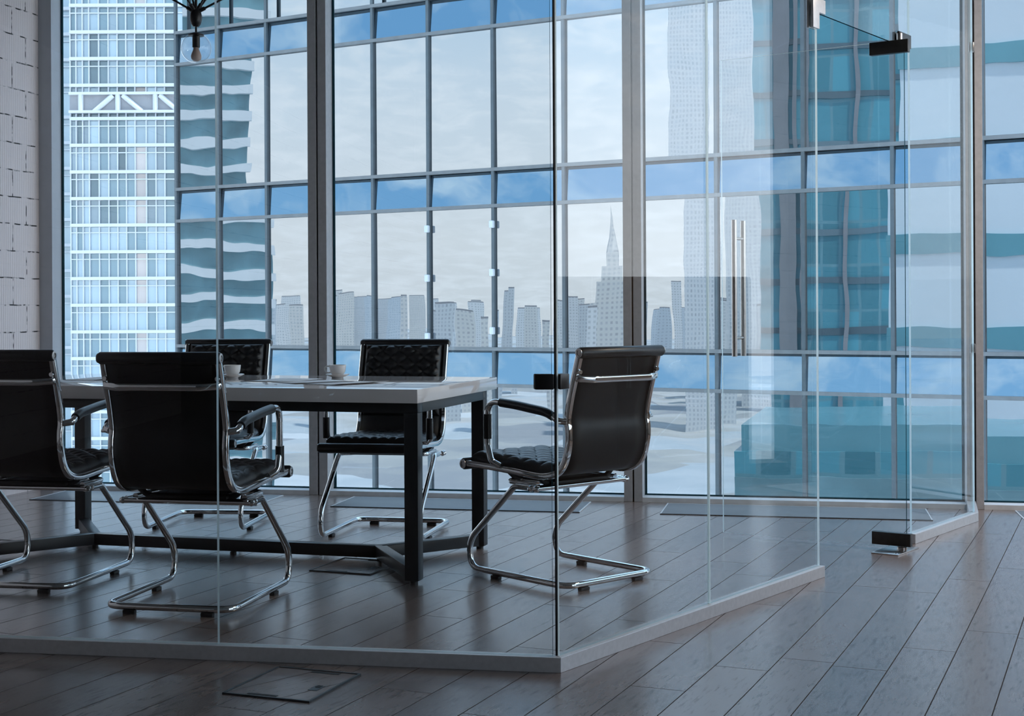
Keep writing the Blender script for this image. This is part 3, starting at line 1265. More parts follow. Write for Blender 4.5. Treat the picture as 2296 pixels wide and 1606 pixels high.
def quilt(path, half, thick, amp, nu, nv, gu, gv, flip=1.0):
    """cushion over a side profile: path (y,z) list resampled; grows to the left of the travel direction * flip"""
    P = [Vector((0, y, z)) for y, z in path]
    Ls = [0]
    for i in range(1, len(P)):
        Ls.append(Ls[-1] + (P[i] - P[i - 1]).length)

    def sample(t):
        d = t * Ls[-1]
        for i in range(1, len(P)):
            if d <= Ls[i] or i == len(P) - 1:
                k = (d - Ls[i - 1]) / max(1e-6, Ls[i] - Ls[i - 1])
                tg = (P[i] - P[i - 1]).normalized()
                return P[i - 1].lerp(P[i], k), tg
    b = MB()

    def top(u, v):
        p_, tg = sample(v)
        n_ = Vector((0, -tg.z, tg.y)) * flip
        x = (u * 2 - 1) * half
        # rounded border
        eu = min(u, 1 - u) * 2 * half
        ev = min(v, 1 - v) * Ls[-1]
        ed = min(eu, ev)
        rim = min(1.0, ed / 0.030)
        rim = math.sqrt(max(0, 1 - (1 - rim) ** 2))
        h = thick * (0.35 + 0.65 * rim) + amp * pillow(u, v, nu, nv) * min(1, ed / 0.02)
        q = p_ + n_ * h
        return (x, q.y, q.z)

    def bot(u, v):
        p_, tg = sample(v)
        return ((u * 2 - 1) * half, p_.y, p_.z)
    b.grid(top, gu, gv)
    b.grid(bot, gu, gv)
    nt_ = (gu + 1) * (gv + 1)
    rim = [i for i in range(gu + 1)] + [j * (gu + 1) + gu for j in range(1, gv + 1)] + \
          [gv * (gu + 1) + i for i in range(gu - 1, -1, -1)] + [j * (gu + 1) for j in range(gv - 1, 0, -1)]
    n_ = len(rim)
    for i in range(n_):
        a, c = rim[i], rim[(i + 1) % n_]
        b.f.append((a, c, nt_ + c, nt_ + a))
        b.m.append(0)
    return b


RAIL = [(0.415, 0.437), (0.26, 0.434), (0.11, 0.427), (-0.02, 0.420), (-0.085, 0.424), (-0.135, 0.442), (-0.170, 0.480),
        (-0.190, 0.540), (-0.193, 0.595), (-0.186, 0.640), (-0.197, 0.700), (-0.212, 0.755), (-0.228, 0.806), (-0.252, 0.885)]


def make_chair():
    root = empty('office_chair')
    rp = smooth_path([(0, y, z) for y, z in RAIL], 4)
    sec = []
    for k in range(12):
        a = 2 * PI * k / 12
        ca, sa = math.cos(a), math.sin(a)
        sec.append((0.0115 * math.copysign(abs(ca) ** 0.6, ca), 0.0135 * math.copysign(abs(sa) ** 0.6, sa)))
    for sg in (1, -1):
        b = MB()
        b.sweep([(sg * HWID, p_.y, p_.z) for p_ in rp], sec, up=(1, 0, 0))
        b.build('side_rail', M['chrome'], root)
    # shell: fabric sling between the rails
    prof = [(p_.y, p_.z) for p_ in rp]
    b = MB()
    HS = HWID - 0.006
    nP = len(prof)

    def shell(u, v):
        i = v * (nP - 1)
        k = min(int(i), nP - 2)
        t = i - k
        y = prof[k][0] * (1 - t) + prof[k + 1][0] * t
        z = prof[k][1] * (1 - t) + prof[k + 1][1] * t
        return ((u * 2 - 1) * HS, y, z)
    b.grid(shell, 6, 52)
    sh = b.build('shell', M['mesh'], root, fix=False)
    md = sh.modifiers.new('thickness', 'SOLIDIFY')
    md.thickness = 0.008
    md.offset = 0
    # cushions
    seat_p = [(0.395, 0.440), (0.26, 0.441), (0.11, 0.434), (-0.02, 0.427), (-0.10, 0.432)]
    quilt(seat_p, 0.198, 0.038, 0.011, 4.6, 5.0, 84, 84, -1.0).build('seat_cushion', M['leather'], root, fix=True)
    back_p = [(p_.y + 0.004, p_.z) for p_ in rp if p_.z > 0.535 and p_.y < 0]
    quilt(back_p, 0.194, 0.024, 0.016, 4.6, 5.0, 84, 76, -1.0).build('back_cushion', M['leather'], root, fix=True)
    # rolled ends
    for (y, z, r_, nm) in ((0.412, 0.434, 0.0235, 'front_roll'), (-0.262, 0.893, 0.0215, 'top_roll')):
        b = MB()
        w_ = HWID + 0.012
        b.lathe([(0, -w_), (r_ * 0.8, -w_), (r_, -w_ + 0.006), (r_, w_ - 0.006), (r_ * 0.8, w_), (0, w_)], (0, y, z), 24, 'x')
        rl = b.build(nm, M['leather'], root)
        for sg in (1, -1):
            c_ = MB()
            e_ = sg * (w_ + 0.001)
            c_.lathe([(r_ * 0.78, e_ - sg * 0.004), (r_ * 0.78, e_ + sg * 0.002), (r_ * 0.45, e_ + sg * 0.003), (r_ * 0.40, e_), (0, e_)], (0, y, z), 20, 'x')
            c_.build('end_cap', M['steel'], rl)
    # grip bar behind the back
    b = MB()
    gp = rounded([(-HWID, -0.232, 0.800), (-HWID, -0.245, 0.797), (-HWID + 0.06, -0.272, 0.793), (HWID - 0.06, -0.272, 0.793),
                  (HWID, -0.245, 0.797), (HWID, -0.232, 0.800)], [0.01, 0.06, 0.06, 0.01], 6)
    gsec = [(0.007 * math.cos(2 * PI * k / 12), 0.0135 * math.copysign(abs(math.sin(2 * PI * k / 12)) ** 0.7, math.sin(2 * PI * k / 12))) for k in range(12)]
    b.sweep(gp, [(s_[1], s_[0]) for s_ in gsec], up=(0, 0, 1))
    gb = b.build('grip_bar', M['chrome'], root)
    for sg in (1, -1):
        b = MB()
        b.lathe([(0, -0.012), (0.008, -0.012), (0.009, -0.006), (0.009, 0.006), (0.008, 0.012), (0, 0.012)], (sg * (HWID - 0.004), -0.243, 0.822), 14, 'y')
        b.build('bolt', M['chrome'], gb)
    # arms
    for sg in (1, -1):
        x0, x1 = sg * (HWID + 0.010), sg * (HWID + 0.036)
        pts = [(x0, 0.190, 0.444), (x1, 0.208, 0.462), (x1, 0.229, 0.525), (x1, 0.230, 0.698), (x1, 0.06, 0.688), (x1, -0.120, 0.668),
               (x1, -0.172, 0.640), (x0, -0.186, 0.636)]
        ap = rounded(pts, [0.03, 0.05, 0.055, 0.3, 0.05, 0.02], 7)
        b = MB()
        b.tube(ap, 0.0125, 14)
        ar = b.build('armrest', M['chrome'], root)
        for a_, c_ in (((sg * (HWID - 0.004), -0.192, 0.634), (sg * (HWID + 0.046), -0.176, 0.634)),
                       ((sg * (HWID - 0.004), 0.205, 0.446), (sg * (HWID + 0.030), 0.205, 0.450))):
            pn = MB()
            pn.tube([a_, c_], 0.006, 10)
            pn.build('fixing_pin', M['chrome'], ar)
        sl = MB()
        sp_ = [(x1, 0.150, 0.6935), (x1, 0.100, 0.6905), (x1, 0.05, 0.6865), (x1, -0.02, 0.679), (x1, -0.08, 0.6725), (x1, -0.115, 0.666), (x1, -0.145, 0.655)]
        sp_ = smooth_path(sp_, 4)
        sl.tube(sp_, 0.0172, 14)
        sl.build('arm_sleeve', M['leather'], ar)
        sl = MB()
        sl.tube([(x1, 0.230, 0.548), (x1, 0.2305, 0.600), (x1, 0.2305, 0.645)], 0.0165, 14)
        so = sl.build('post_sleeve', M['leather'], ar)
        so['post'] = 1
    # under-seat supports
    for y, zl in ((0.150, 0.392), (-0.010, 0.388)):
        b = MB()
        b.tube(rounded([(-HWID + 0.004, y, 0.425), (-HWID + 0.045, y, zl), (HWID - 0.045, y, zl), (HWID - 0.004, y, 0.425)], 0.05, 6), 0.011, 12)
        b.build('seat_support', M['plastic'], root)
    b = MB()
    b.box((0, 0.07, 0.388), (0.30, 0.22, 0.012))
    b.build('mounting_plate', M['plastic'], root, bevel=0.003)
    # base: one bent tube
    BX = 0.234
    half_ = [(0.168, -0.045, 0.374), (0.215, -0.040, 0.374), (BX - 0.002, 0.005, 0.374), (BX, 0.085, 0.374), (BX, 0.362, 0.135), (BX, 0.355, 0.026),
             (BX, 0.20, 0.0255), (BX, -0.200, 0.0255), (0, -0.200, 0.0255)]
    rads = [0.02, 0.02, 0.045, 0.13, 0.085, 0.0, 0.055]
    half_ = half_[2:]
    half_[0] = (BX, -0.045, 0.374)
    rp2 = rounded(half_, [0.045, 0.13, 0.085, 0.0, 0.06], 8)
    full = [Vector((p_.x, p_.y, p_.z)) for p_ in rp2] + [Vector((-p_.x, p_.y, p_.z)) for p_ in reversed(rp2[:-1])]
    b = MB()
    b.tube(full, 0.0125, 14)
    bs = b.build('base_frame', M['chrome'], root)
    for sx in (1, -1):
        for (x, y) in ((BX, 0.20), (0.145, -0.20)):
            g_ = MB()
            g_.box((0, 0, 0.0065), (0.022, 0.045, 0.013) if y > 0 else (0.045, 0.022, 0.013))
            go = g_.build('glide', M['plastic'], bs, bevel=0.003)
            go.location = (sx * x, y, 0)
    # crossbar pair with ball ends, and looped bracket
    for y in (-0.045, -0.018):
        b = MB()
        b.tube([(-BX - 0.002, y, 0.374), (BX + 0.002, y, 0.374)], 0.0095, 12)
        for sg in (1, -1):
            b.lathe([(0.0005, -0.013), (0.009, -0.0095), (0.0135, 0), (0.009, 0.0095), (0.0005, 0.013)], (sg * (BX + 0.012), y, 0.374), 16, 'x')
        b.build('cross_bar', M['chrome'], root)
    for sg in (1, -1):
        b = MB()
        lp_ = rounded([(sg * (BX - 0.024), -0.02, 0.386), (sg * (BX - 0.024), 0.155, 0.386), (sg * 0.14, 0.155, 0.388), (sg * 0.14, 0.0, 0.388)], 0.035, 6)
        b.tube(lp_, 0.0105, 12)
        b.build('mounting_loop', M['chrome'], root)
    return root


proto = make_chair()
CH = [(-1.158, 5.130, 11.5, 'black office chair seen from behind through the front glass, fully in the picture', -0.095),
      (-1.8685, 5.56, 10.5, 'black office chair seen from behind, cut off by the picture edge', -0.06),
      (-1.490, 7.105, 185.0, 'black office chair across the table facing the viewer, behind the partly hidden cup', -0.08),
      (-0.580, 6.798, 191.0, 'black office chair across the table facing the viewer, beside the cup with its handle showing', -0.085),
      (0.240, 5.577, -41.5, 'black office chair turned aside at the table end, standing behind the glass corner', 0.0)]
for i, (x, y, yaw, lab, dz) in enumerate(CH):
    c = proto if i == 0 else copy_tree(proto)
    c.location = (x, y, 0)
    c.rotation_euler = (0, 0, R(-yaw))
    tag(c, lab, 'chair', 'black quilted office chairs around the table')
    for a in kids(c):
        for s_ in kids(a):
            if s_.get('post'):
                s_.location.z = dz

# ================================================================== ON THE TABLE
def cup(px, py, hrot, lab, lab2):
    p_ = at(px, py, TH_)
    sv = MB()
    sv.lathe([(0, 0.0), (0.026, 0.0), (0.028, 0.002), (0.040, 0.006), (0.0535, 0.0135), (0.0545, 0.0150), (0.053, 0.0155),
              (0.040, 0.0085), (0.030, 0.0055), (0.024, 0.0045), (0, 0.0045)], (0, 0, 0), 40)
    so = sv.build('saucer', M['china'])
    so.location = (p_.x, p_.y, TH_)
    tag(so, lab2, 'saucer', 'white saucers on the table')
    cu = empty('coffee_cup', (p_.x, p_.y, TH_ + 0.0046), hrot)
    tag(cu, lab, 'cup', 'white coffee cups on the table')
    b = MB()
    b.lathe([(0, 0.0), (0.019, 0.0), (0.020, 0.003), (0.018, 0.005), (0.027, 0.010), (0.034, 0.020), (0.037, 0.034), (0.0385, 0.052),
             (0.0375, 0.0525), (0.0362, 0.050), (0.035, 0.034), (0.031, 0.020), (0.024, 0.012), (0, 0.009)], (0, 0, 0), 40)
    b.build('body', M['china'], cu)
    b = MB()
    hp_ = smooth_path([(0.0360, 0, 0.044), (0.050, 0, 0.046), (0.060, 0, 0.038), (0.058, 0, 0.025), (0.047, 0, 0.016), (0.0325, 0, 0.018)], 5)
    b.tube(hp_, 0.0036, 10)
    b.build('handle', M['china'], cu)
    b = MB()
    b.lathe([(0, 0.041), (0.0352, 0.041)], (0, 0, 0), 32)
    b.build('coffee', M['coffee'], cu)


cup(757, 846.5, R(168), 'white coffee cup with its handle showing, near the far table edge', 'white saucer under the cup with the visible handle')
cup(521, 846.5, R(150), 'white coffee cup partly hidden by the near chair back', 'white saucer under the partly hidden cup')


def sheet(px, py, rz, lab, w=0.21, h=0.297, lift=0.0006, curl=0.0):
    p_ = at(px, py, TH_)
    b = MB()
    b.grid(lambda u, v: ((u - 0.5) * w, (v - 0.5) * h, curl * (max(0, u - 0.6) ** 2) * 6), 10, 6)
    ob = b.build('paper_sheet', M['paper'])
    md = ob.modifiers.new('thickness', 'SOLIDIFY')
    md.thickness = 0.0006
    ob.location = (p_.x, p_.y, TH_ + lift)
    ob.rotation_euler = (0, 0, rz)
    tag(ob, lab, 'paper', 'loose papers on the table')
    return ob


sheet(705, 857, R(-52), 'white paper sheet lying before the cup, its dark edge showing', lift=0.0007, curl=0.004)
sheet(775, 860.5, R(-38), 'white paper sheet on the table closest to the bare table corner', lift=0.0014, curl=0.006)
sheet(640, 853, R(-20), 'white paper sheet between the two cups on the table', lift=0.0021)
sheet(185, 855, R(25), 'white paper sheet on the table between the two near chair backs', lift=0.0007)
sheet(228, 850, R(-15), 'white paper sheet on the table just beside the near chair back', lift=0.0014, curl=0.008)

# ================================================================== PENDANT LAMP
lx_, ly_ = -1.382, 6.25
zg = 2.212
lamp = empty('pendant_lamp', (lx_, ly_, CEIL))
tag(lamp, 'black branching pendant lamp with a clear glass globe hanging above the table', 'lamp')
ZC = -CEIL


def lb(fn, name, mat, parent=lamp, **kw):
    b = MB()
    fn(b)
    return b.build(name, mat, parent, **kw)


zh = 2.356
lb(lambda b: b.lathe([(0.0, -0.052), (0.012, -0.050), (0.020, -0.040), (0.0255, -0.020), (0.026, 0.0), (0.021, 0.018), (0.012, 0.030), (0, 0.032)],
                     (0, 0, zh + ZC), 24), 'hub', M['lampmetal'])
lb(lambda b: b.tube([(0, 0, zh - 0.045 + ZC), (0, 0, zg + 0.066 + ZC)], 0.0045, 10), 'stem', M['lampmetal'])
lb(lambda b: b.tube([(0, 0, zh + 0.02 + ZC), (0, 0, 0)], 0.006, 10), 'drop_rod', M['lampmetal'])
lb(lambda b: b.lathe([(0, -0.03), (0.05, -0.03), (0.06, -0.012), (0.06, 0.0), (0, 0)], (0, 0, 0), 24), 'ceiling_rose', M['lampmetal'])


def globe_set(cx, cy, cz, up):
    """glass globe with cap, holder and bulb; up: +1 hangs, -1 stands"""
    r_ = 0.066
    g = MB()
    prof = []
    for k in range(22):
        a = PI * (k / 21) * 0.86 + PI * 0.0
        prof.append((max(0.0004, r_ * math.sin(a)), -up * r_ * math.cos(a)))
    g.lathe(prof, (cx, cy, cz), 36)
    sh_ = g.build('globe', M['globe'], lamp)
    sh_['label'] = 'clear glass globe'
    c = MB()
    c.lathe([(0.0, up * 0.068), (0.012, up * 0.068), (0.034, up * 0.060), (0.0345, up * 0.054), (0.0, up * 0.052)], (cx, cy, cz), 28)
    cap = c.build('globe_cap', M['lampmetal'], lamp)
    c = MB()
    c.lathe([(0, up * 0.052), (0.0165, up * 0.052), (0.0165, up * 0.004), (0.014, up * 0.002), (0, up * 0.002)], (cx, cy, cz), 22)
    c.build('bulb_holder', M['lampmetal'], cap)
    c = MB()
    c.lathe([(0.012, up * 0.004), (0.013, -up * 0.006), (0.021, -up * 0.026), (0.0235, -up * 0.038), (0.020, -up * 0.050), (0.010, -up * 0.057), (0.0004, -up * 0.058)],
            (cx, cy, cz), 24)
    c.build('bulb', M['copper'], cap)['label'] = 'frosted light bulb'


globe_set(0, 0, zg + ZC, 1)
for k, (az, el, L) in enumerate(((178, 30, 0.42), (118, 52, 0.40), (60, 48, 0.42), (0, 27, 0.40), (20, 62, 0.38), (240, 42, 0.42))):
    a, e_ = R(az), R(el)
    d = Vector((math.cos(a) * math.cos(e_), math.sin(a) * math.cos(e_), math.sin(e_)))
    o_ = Vector((0, 0, zh + 0.012 + ZC))
    lb(lambda b: (b.tube([o_ + d * 0.012, o_ + d * L], 0.0048, 10), b.tube([o_ + d * 0.018, o_ + d * 0.045], 0.0085, 10)), 'arm', M['lampmetal'])
    e2 = o_ + d * (L + 0.0)
    globe_set(e2.x, e2.y, e2.z + 0.062, -1)

# ================================================================== SIDEBOARD added unseen by the right wall for a dark reflection in the side glass
M['walnut'] = pbr('brown_veneer', (0.16, 0.105, 0.07), 0.4, vary=(8, 0.15))
sbp = rpt(2.2)
sbn = Vector((rdn.y, -rdn.x))
if sbn.x > 0:
    sbn = -sbn
sb_ = empty('sideboard', (sbp.x + sbn.x * 0.36, sbp.y + sbn.y * 0.36, 0), rang)
tag(sb_, 'long brown sideboard along the right wall, outside the picture', 'sideboard')
b = MB()
b.box((0, 0, 0.64), (3.2, 0.42, 1.20))
b.build('carcass', M['walnut'], sb_, bevel=0.003)
inn = 1 if (Matrix.Rotation(rang, 2) @ Vector((0, 1))).dot(sbn) > 0 else -1
for k in range(4):
    b = MB()
    b.box((-1.2 + 0.8 * k, inn * 0.221, 0.64), (0.79, 0.02, 1.18))
    d_ = b.build('door', M['walnut'], sb_, bevel=0.002)
    b = MB()
    b.tube([(-0.86 + 0.8 * k, inn * 0.25, 0.62), (-0.86 + 0.8 * k, inn * 0.25, 0.80)], 0.006, 10)
    b.build('handle', M['steel'], d_)
b = MB()
b.box((0, 0, 0.02), (3.1, 0.36, 0.04))
b.build('plinth', M['plastic'], sb_)

# ================================================================== CEILING LAMP added out of view as warm fill
M['diffuser'] = pbr('opal_diffuser', (0.8, 0.78, 0.74), 0.5, vary=(10, 0.02))
for k, (x, y) in enumerate(((3.0, 5.4),)):
    cl_ = empty('ceiling_lamp', (x, y, CEIL), R(8))
    tag(cl_, 'long ceiling lamp over the walkway outside the glass room', 'lamp')
    b = MB()
    b.box((0, 0, -0.03), (0.16, 1.25, 0.06))
    b.build('housing', M['sill'], cl_, bevel=0.004)
    ld = bpy.data.lights.new('lamp_light', 'AREA')
    ld.shape = 'RECTANGLE'
    ld.size = 0.13
    ld.size_y = 1.2
    ld.energy = 40
    ld.color = (1.0, 0.84, 0.70)
    lo = bpy.data.objects.new('lamp_light', ld)
    COL.objects.link(lo)
    lo.parent = cl_
    lo.location = (0, 0, -0.062)

# ================================================================== OUTSIDE
GZ = -75.0
gd = MB()
gd.add([(-4000, -4000, GZ), (1500, -4000, GZ), (1500, 1500, GZ), (-4000, 1500, GZ)], [(0, 1, 2, 3)])
tag(gd.build('ground', M['ground'], smooth=False), kind='structure')

# ---- mirror-glass tower across the street
FH = 3.9
TCOL = [-0.012, 0.255, 0.543, 0.842, 1.141, 1.432, 1.755, 2.088, 2.417, 2.7465, 3.090, 3.420, 3.7335, 4.06, 4.39, 4.72]


def fpt(t):
    return Vector((FH * (t * 1.1554 - 2.117), FH * 9.111 * (1 - 0.0734 * t)))


P0 = fpt(0)
FDIR = (fpt(1) - fpt(0))
TU = FDIR.length
FDIR.normalize()
FOUT = Vector((FDIR.y, -FDIR.x))     # towards the office
if FOUT.y > 0:
    FOUT = -FOUT
FANG = math.atan2(FDIR.y, FDIR.x)
ft = empty('glass_tower', (P0.x, P0.y, GZ), FANG)
tag(ft, 'mirror-glass office tower across the street reflecting sky and city', 'building')
# local frame: x along, -y towards the office, z from ground
ZO = -GZ
XL = TCOL[0] * TU
XR = TCOL[-1] * TU
b = MB()
b.box(((XL + XR) / 2 + 6, 9.15, (ZO + 13) / 2), (XR - XL + 12, 18, ZO + 13))
b.build('core', M['vision'], ft, smooth=False)
bands = [EYE + FH * (0.592 + k) for k in range(-3, 4)]
SPH = 0.203 * FH


def pane(name, mat, x0, x1, z0, z1, tilt, yaw=0.0):
    ob_b = MB()
    w, h = x1 - x0, z1 - z0
    ob_b.box((0, 0, 0), (w - 0.03, 0.03, h - 0.03))
    ob = ob_b.build(name, mat, ft, smooth=False)
    ob.location = ((x0 + x1) / 2, -0.04, (z0 + z1) / 2 + ZO)
    ob.rotation_euler = (tilt, 0, yaw)
    return ob


rnd = random.Random(3)
for ci in range(len(TCOL) - 1):
    x0, x1 = TCOL[ci] * TU, TCOL[ci + 1] * TU
    for k, zb in enumerate(bands[1:5]):
        pane('spandrel_panel', M['spandrel'], x0, x1, zb, zb + SPH, R(-2.6 + rnd.uniform(-0.5, 0.5)), R(rnd.uniform(-0.6, 0.6)))
        if k < 4:
            nb = zb - (FH - SPH)
            pane('window_pane', M['wavy'] if ci < 2 else M['vision'], x0, x1, nb, zb, R(rnd.uniform(-0.25, 0.25)), R(rnd.uniform(-0.4, 0.4)))
for t in TCOL:
    b = MB()
    b.box((t * TU, -0.12, 0), (0.07, 0.07, 18))
    ob = b.build('mullion', M['fmull'], ft, smooth=False)
    ob.location = (0, 0.03, ZO + 0.5)
for zb in bands[1:5]:
    for z in (zb, zb + SPH):
        b = MB()
        b.box(((XL + XR) / 2, -0.10, z + ZO), (XR - XL, 0.08, 0.075))
        b.build('transom', M['ftrans'], ft, smooth=False)

for t, zs in ((1.432, (510, 620, 750)), (1.755, (500, 608, 738))):
    q = fpt(t)
    for py in zs:
        b = MB()
        b.box((0, 0, 0), (0.10, 0.10, 0.16))
        ob = b.build('joint_clip', M['twhite'], ft, bevel=0.02)
        ob.location = (t * TU, -0.16, EYE - (py + 3.5 - 700) / FPX * q.y + ZO)
# ---- white banded tower beyond
TD = 190.0
FT_ = 59.75 / FPX * TD          # floor height


def tx(px):
    return (px - 1148 + 1.5) / FPX * TD


def tz(py):
    return EYE - (py - 700) / FPX * TD


wt = empty('banded_tower', (tx(280), TD, GZ))
tag(wt, 'tall tower with white floor bands and pale blue windows, behind the mirror-glass tower', 'building')
PXV = [158, 171, 185.5, 200, 222, 243.5, 263.5, 283, 303, 328, 349.5, 369.5, 392.5, 412, 432]
BY = 382.0                      # a band of the lower block
floors = list(range(-16, 30))


def wl_(px):
    return tx(px) - tx(280)


def wz(py):
    return tz(py) - GZ


b = MB()
b.box(((wl_(158) + wl_(432)) / 2, 14, (wz(-900)) / 2), (wl_(432) - wl_(158), 27.0, wz(-900)))
b.build('core', M['panedark'], wt, smooth=False)
b = MB()
b.box(((wl_(40) + wl_(157)) / 2, 22, wz(-900) / 2), (wl_(157) - wl_(40), 27.0, wz(-900)))
b.build('wing', M['pane'], wt, smooth=False)
MECH0, MECH1 = 206.0, 246.5
rest = MB()
count = 0
colm = ['pane', 'pane', 'pane', 'pane', 'panedark', 'pane', 'panedark', 'pane', 'panebeige', 'pane', 'pane', 'panedark', 'pane', 'pane']
ys = []
y = BY - 2 * 59.75
for k in range(-5, 17):
    if k < 0:
        ys.append(187.0 + (k + 1) * 59.75)
    else:
        ys.append(261.6 + k * 59.75)
order = []
for yy in ys:
    for ci in range(len(PXV) - 1):
        order.append((yy, ci))
for yy, ci in order:
    x0, x1 = wl_(PXV[ci]), wl_(PXV[ci + 1])
    z1, z0 = wz(yy + 4), wz(yy + 57)
    if abs(yy - 187.0) < 1:
        z0 = wz(204)
    vis = 0 <= yy < 480 and ci < 12
    cx, czz = (x0 + x1) / 2, (z0 + z1) / 2
    if vis and count < 100:
        count += 1
        q = MB()
        q.box((cx, 0.42, czz), (x1 - x0 - 0.1, 0.06, z1 - z0))
        q.build('window', M[rnd.choice([colm[ci], colm[ci], 'pane', 'panedark'])], wt, smooth=False)
    else:
        rest.box((cx, 0.42, czz), (x1 - x0 - 0.1, 0.06, z1 - z0), 0, {'pane': 0, 'panedark': 1, 'panebeige': 2}[rnd.choice([colm[ci], colm[ci], 'pane', 'panedark'])])
ro = rest.build('window', [M['pane'], M['panedark'], M['panebeige']], wt, smooth=False)
ro['kind'] = 'stuff'
for yy in ys:
    for (pa, pb, oy, py, d_, h_, nm) in ((158, 432, 0.15, yy, 0.9, 0.42, 'floor_band'), (158, 432, 0.30, yy + 16.5, 0.5, 0.13, 'thin_band'),
                                         (40, 159, 8.15, yy - 22, 0.9, 0.42, 'wing_band'), (40, 159, 8.30, yy - 6, 0.5, 0.13, 'thin_wing_band')):
        q = MB()
        q.box(((wl_(pa) + wl_(pb)) / 2, oy, wz(py)), (wl_(pb) - wl_(pa), d_, h_))
        q.build(nm, M['twhite'], wt, smooth=False)
for px in PXV:
    for (ya, yb) in ((-900, 204), (247, 1500)):
        q = MB()
        q.box((wl_(px), 0.28, (wz(ya) + wz(yb)) / 2), (0.14, 0.5, wz(ya) - wz(yb)))
        q.build('fin', M['twhite'], wt, smooth=False)
for px in (128, 138, 150):
    q = MB()
    q.box((wl_(px), 8.3, wz(-900) / 2), (0.14, 0.5, wz(-900)))
    q.build('fin', M['twhite'], wt, smooth=False)
q = MB()
q.box(((wl_(157) + wl_(432)) / 2, 0.2, (wz(204) + wz(247)) / 2), (wl_(432) - wl_(157), 0.35, wz(204) - wz(247)))
q.build('louvre_band', M['tgrey'], wt, smooth=False)
for xa, ya, xb, yb in ((183, 208, 183, 246), (266, 208, 266, 246), (350, 208, 350, 246), (255, 210, 213, 246), (277, 210, 320, 246),
                       (360, 210, 402, 246), (432, 208, 432, 246)):
    q = MB()
    q.tube([(wl_(xa), -0.15, wz(ya)), (wl_(xb), -0.15, wz(yb))], 0.36, 10)
    q.build('truss_brace', M['twhite'], wt)
for yy in (205.5, 246.5):
    q = MB()
    q.box(((wl_(157) + wl_(432)) / 2, 0.1, wz(yy)), (wl_(432) - wl_(157), 1.2, 0.35))
    q.build('floor_band', M['twhite'], wt, smooth=False)


# ---- what the mirror glass shows: towers and the city
def refl(px, dist, py=700):
    """a point `dist` metres beyond the facade along the mirrored line of sight"""
    a, _ = ray(px, py)
    d = Vector((a, 1)).normalized()
    n_ = FOUT
    den = d.dot(n_)
    s = (P0.dot(n_)) / den
    p_ = d * s
    r_ = d - n_ * (2 * d.dot(n_))
    return p_ + r_ * dist, r_, s + dist


def block(name, mat, px0, px1, dist, ztop, depth, label, cat='building', group=None, roof=None):
    pm, r_, L = refl((px0 + px1) / 2, dist)
    w = abs(px1 - px0) / FPX * L
    ob = empty(name, (pm.x, pm.y, GZ), math.atan2(-r_.x, r_.y))
    tag(ob, label, cat, group)
    b = MB()
    b.box((0, depth / 2, (ztop - GZ) / 2), (w, depth, ztop - GZ))
    b.build('walls', mat, ob, smooth=False)
    b = MB()
    b.box((0, depth / 2, ztop - GZ + 0.6), (w * 0.96, depth * 0.96, 1.2))
    b.build('roof', roof or M['tgrey'], ob, smooth=False)
    return ob, w, L


# white banded tower mirrored at the facade's far edge
ob, w_, L_ = block('office_tower', M['tealpane'], 330, 592, 150, 46, 26, 'banded white and teal tower mirrored in the outermost panels of the glass tower')
fl_h = 58.5 / FPX * L_
for k in range(int((46 - GZ - 2) / fl_h)):
    b = MB()
    b.box((0, -0.4, 2 + k * fl_h), (w_ + 0.8, 1.0, fl_h * 0.33))
    b.build('floor_band', M['band'], ob, smooth=False)
# dark teal tower
ob, w_, L_ = block('office_tower', M['teal'], 1706, 2003, 90, 29, 14, 'dark teal glass tower mirrored beyond the open glass door')
for f0, f1 in ((0.15, 0.27), (0.30, 0.33), (0.66, 0.69)):
    b = MB()
    x = (0.5 - (f0 + f1) / 2) * w_
    b.box((x, -0.2, (29 - GZ) / 2), ((f1 - f0) * w_, 0.5, 29 - GZ))
    b.build('pale_pier', M['tgrey'], ob, smooth=False)
for k in range(26):
    b = MB()
    b.box((0, -0.05, k * 4.0 + 2.0), (w_, 0.2, 0.5))
    b.build('spandrel', M['panedark'], ob, smooth=False)
# slab with blue bands, its mirrored sky put into the pale colour
ob, w_, L_ = block('office_tower', M['pale'], 2020, 2420, 62, 22, 12, 'pale tower with blue bands mirrored beyond the last window mullion')
for k in range(17):
    b = MB()
    b.box((0, -0.05, k * 5.6 + 1.2), (w_ + 0.2, 0.3, 1.25))
    b.build('floor_band', M['tealband'], ob, smooth=False)
# low teal block below
ob, w_, L_ = block('office_block', M['teal'], 1640, 2330, 38, -5.5, 12, 'low teal glass block mirrored in the bottom panes behind the open door', roof=M['tealband'])
for k in range(9):
    b = MB()
    b.box((0, -0.05, 69.5 - GZ * 0 - k * 3.3 - 1.6), (w_, 0.2, 0.9))
    b.build('floor_band', M['tealpane'], ob, smooth=False)
# pale gridded tower
block('office_tower', M['lattice'], 1522, 1612, 900, 205, 30, 'pale gridded high-rise mirrored to the side of the middle mullion')
block('office_tower', M['lattice'], 1625, 1700, 1050, 238, 30, 'pale broad high-rise mirrored behind the door handle')
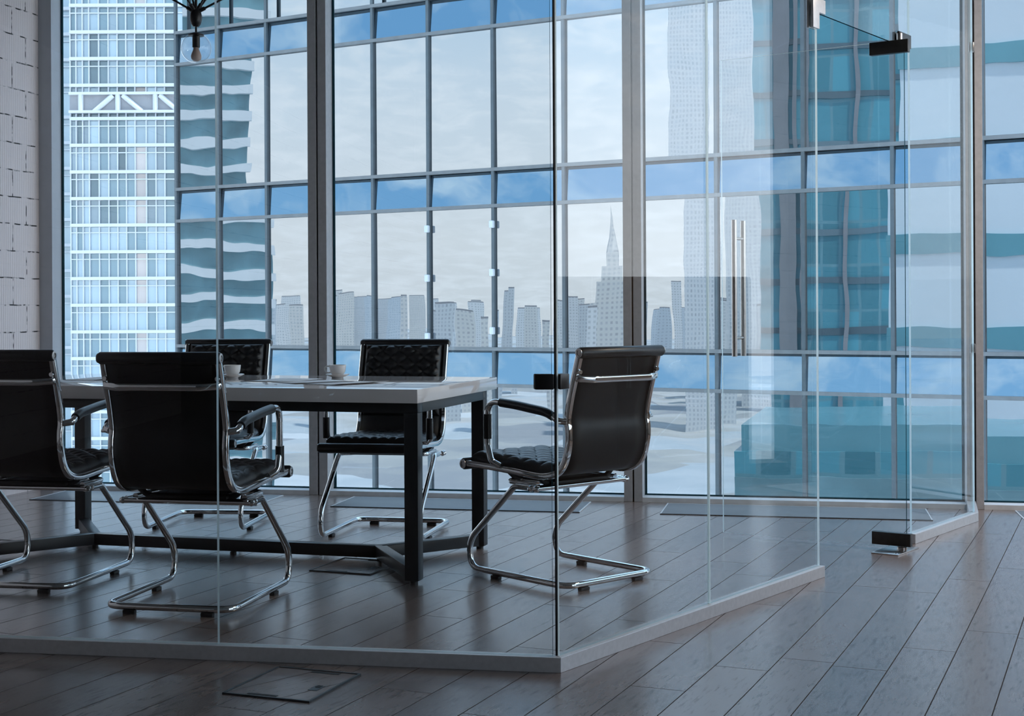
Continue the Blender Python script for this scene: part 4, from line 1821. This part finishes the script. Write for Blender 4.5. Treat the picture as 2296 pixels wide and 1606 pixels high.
# stepped tower with a spire
pm, r_, L = refl(1356, 900)
sk = empty('spired_tower', (pm.x, pm.y, GZ), math.atan2(-r_.x, r_.y))
tag(sk, 'stepped pale stone tower with a tall spire mirrored near the middle mullion', 'building')


def pz(py):
    return EYE - (py - 700) / FPX * L - GZ


for w_px, y0, nm in ((92, 690, 'lower_block'), (70, 642, 'middle_block'), (48, 608, 'upper_block'), (28, 575, 'crown')):
    b = MB()
    w = w_px / FPX * L
    b.box((0, 0, pz(y0) / 2), (w, w, pz(y0)))
    b.build(nm, CITY[0], sk, smooth=False)
b = MB()
b.lathe([(14 / FPX * L, pz(575)), (7 / FPX * L, pz(545)), (3.5 / FPX * L, pz(520)), (0.01, pz(468))], (0, 0, 0), 8)
b.build('spire', CITY[0], sk, smooth=False)
# city blocks
rc = random.Random(21)
adj = ['low', 'broad', 'tall', 'slim', 'long']
taken = [(refl(1356, 900)[0], 40), (refl(1567, 915)[0], 45), (refl(1662, 1065)[0], 50)]
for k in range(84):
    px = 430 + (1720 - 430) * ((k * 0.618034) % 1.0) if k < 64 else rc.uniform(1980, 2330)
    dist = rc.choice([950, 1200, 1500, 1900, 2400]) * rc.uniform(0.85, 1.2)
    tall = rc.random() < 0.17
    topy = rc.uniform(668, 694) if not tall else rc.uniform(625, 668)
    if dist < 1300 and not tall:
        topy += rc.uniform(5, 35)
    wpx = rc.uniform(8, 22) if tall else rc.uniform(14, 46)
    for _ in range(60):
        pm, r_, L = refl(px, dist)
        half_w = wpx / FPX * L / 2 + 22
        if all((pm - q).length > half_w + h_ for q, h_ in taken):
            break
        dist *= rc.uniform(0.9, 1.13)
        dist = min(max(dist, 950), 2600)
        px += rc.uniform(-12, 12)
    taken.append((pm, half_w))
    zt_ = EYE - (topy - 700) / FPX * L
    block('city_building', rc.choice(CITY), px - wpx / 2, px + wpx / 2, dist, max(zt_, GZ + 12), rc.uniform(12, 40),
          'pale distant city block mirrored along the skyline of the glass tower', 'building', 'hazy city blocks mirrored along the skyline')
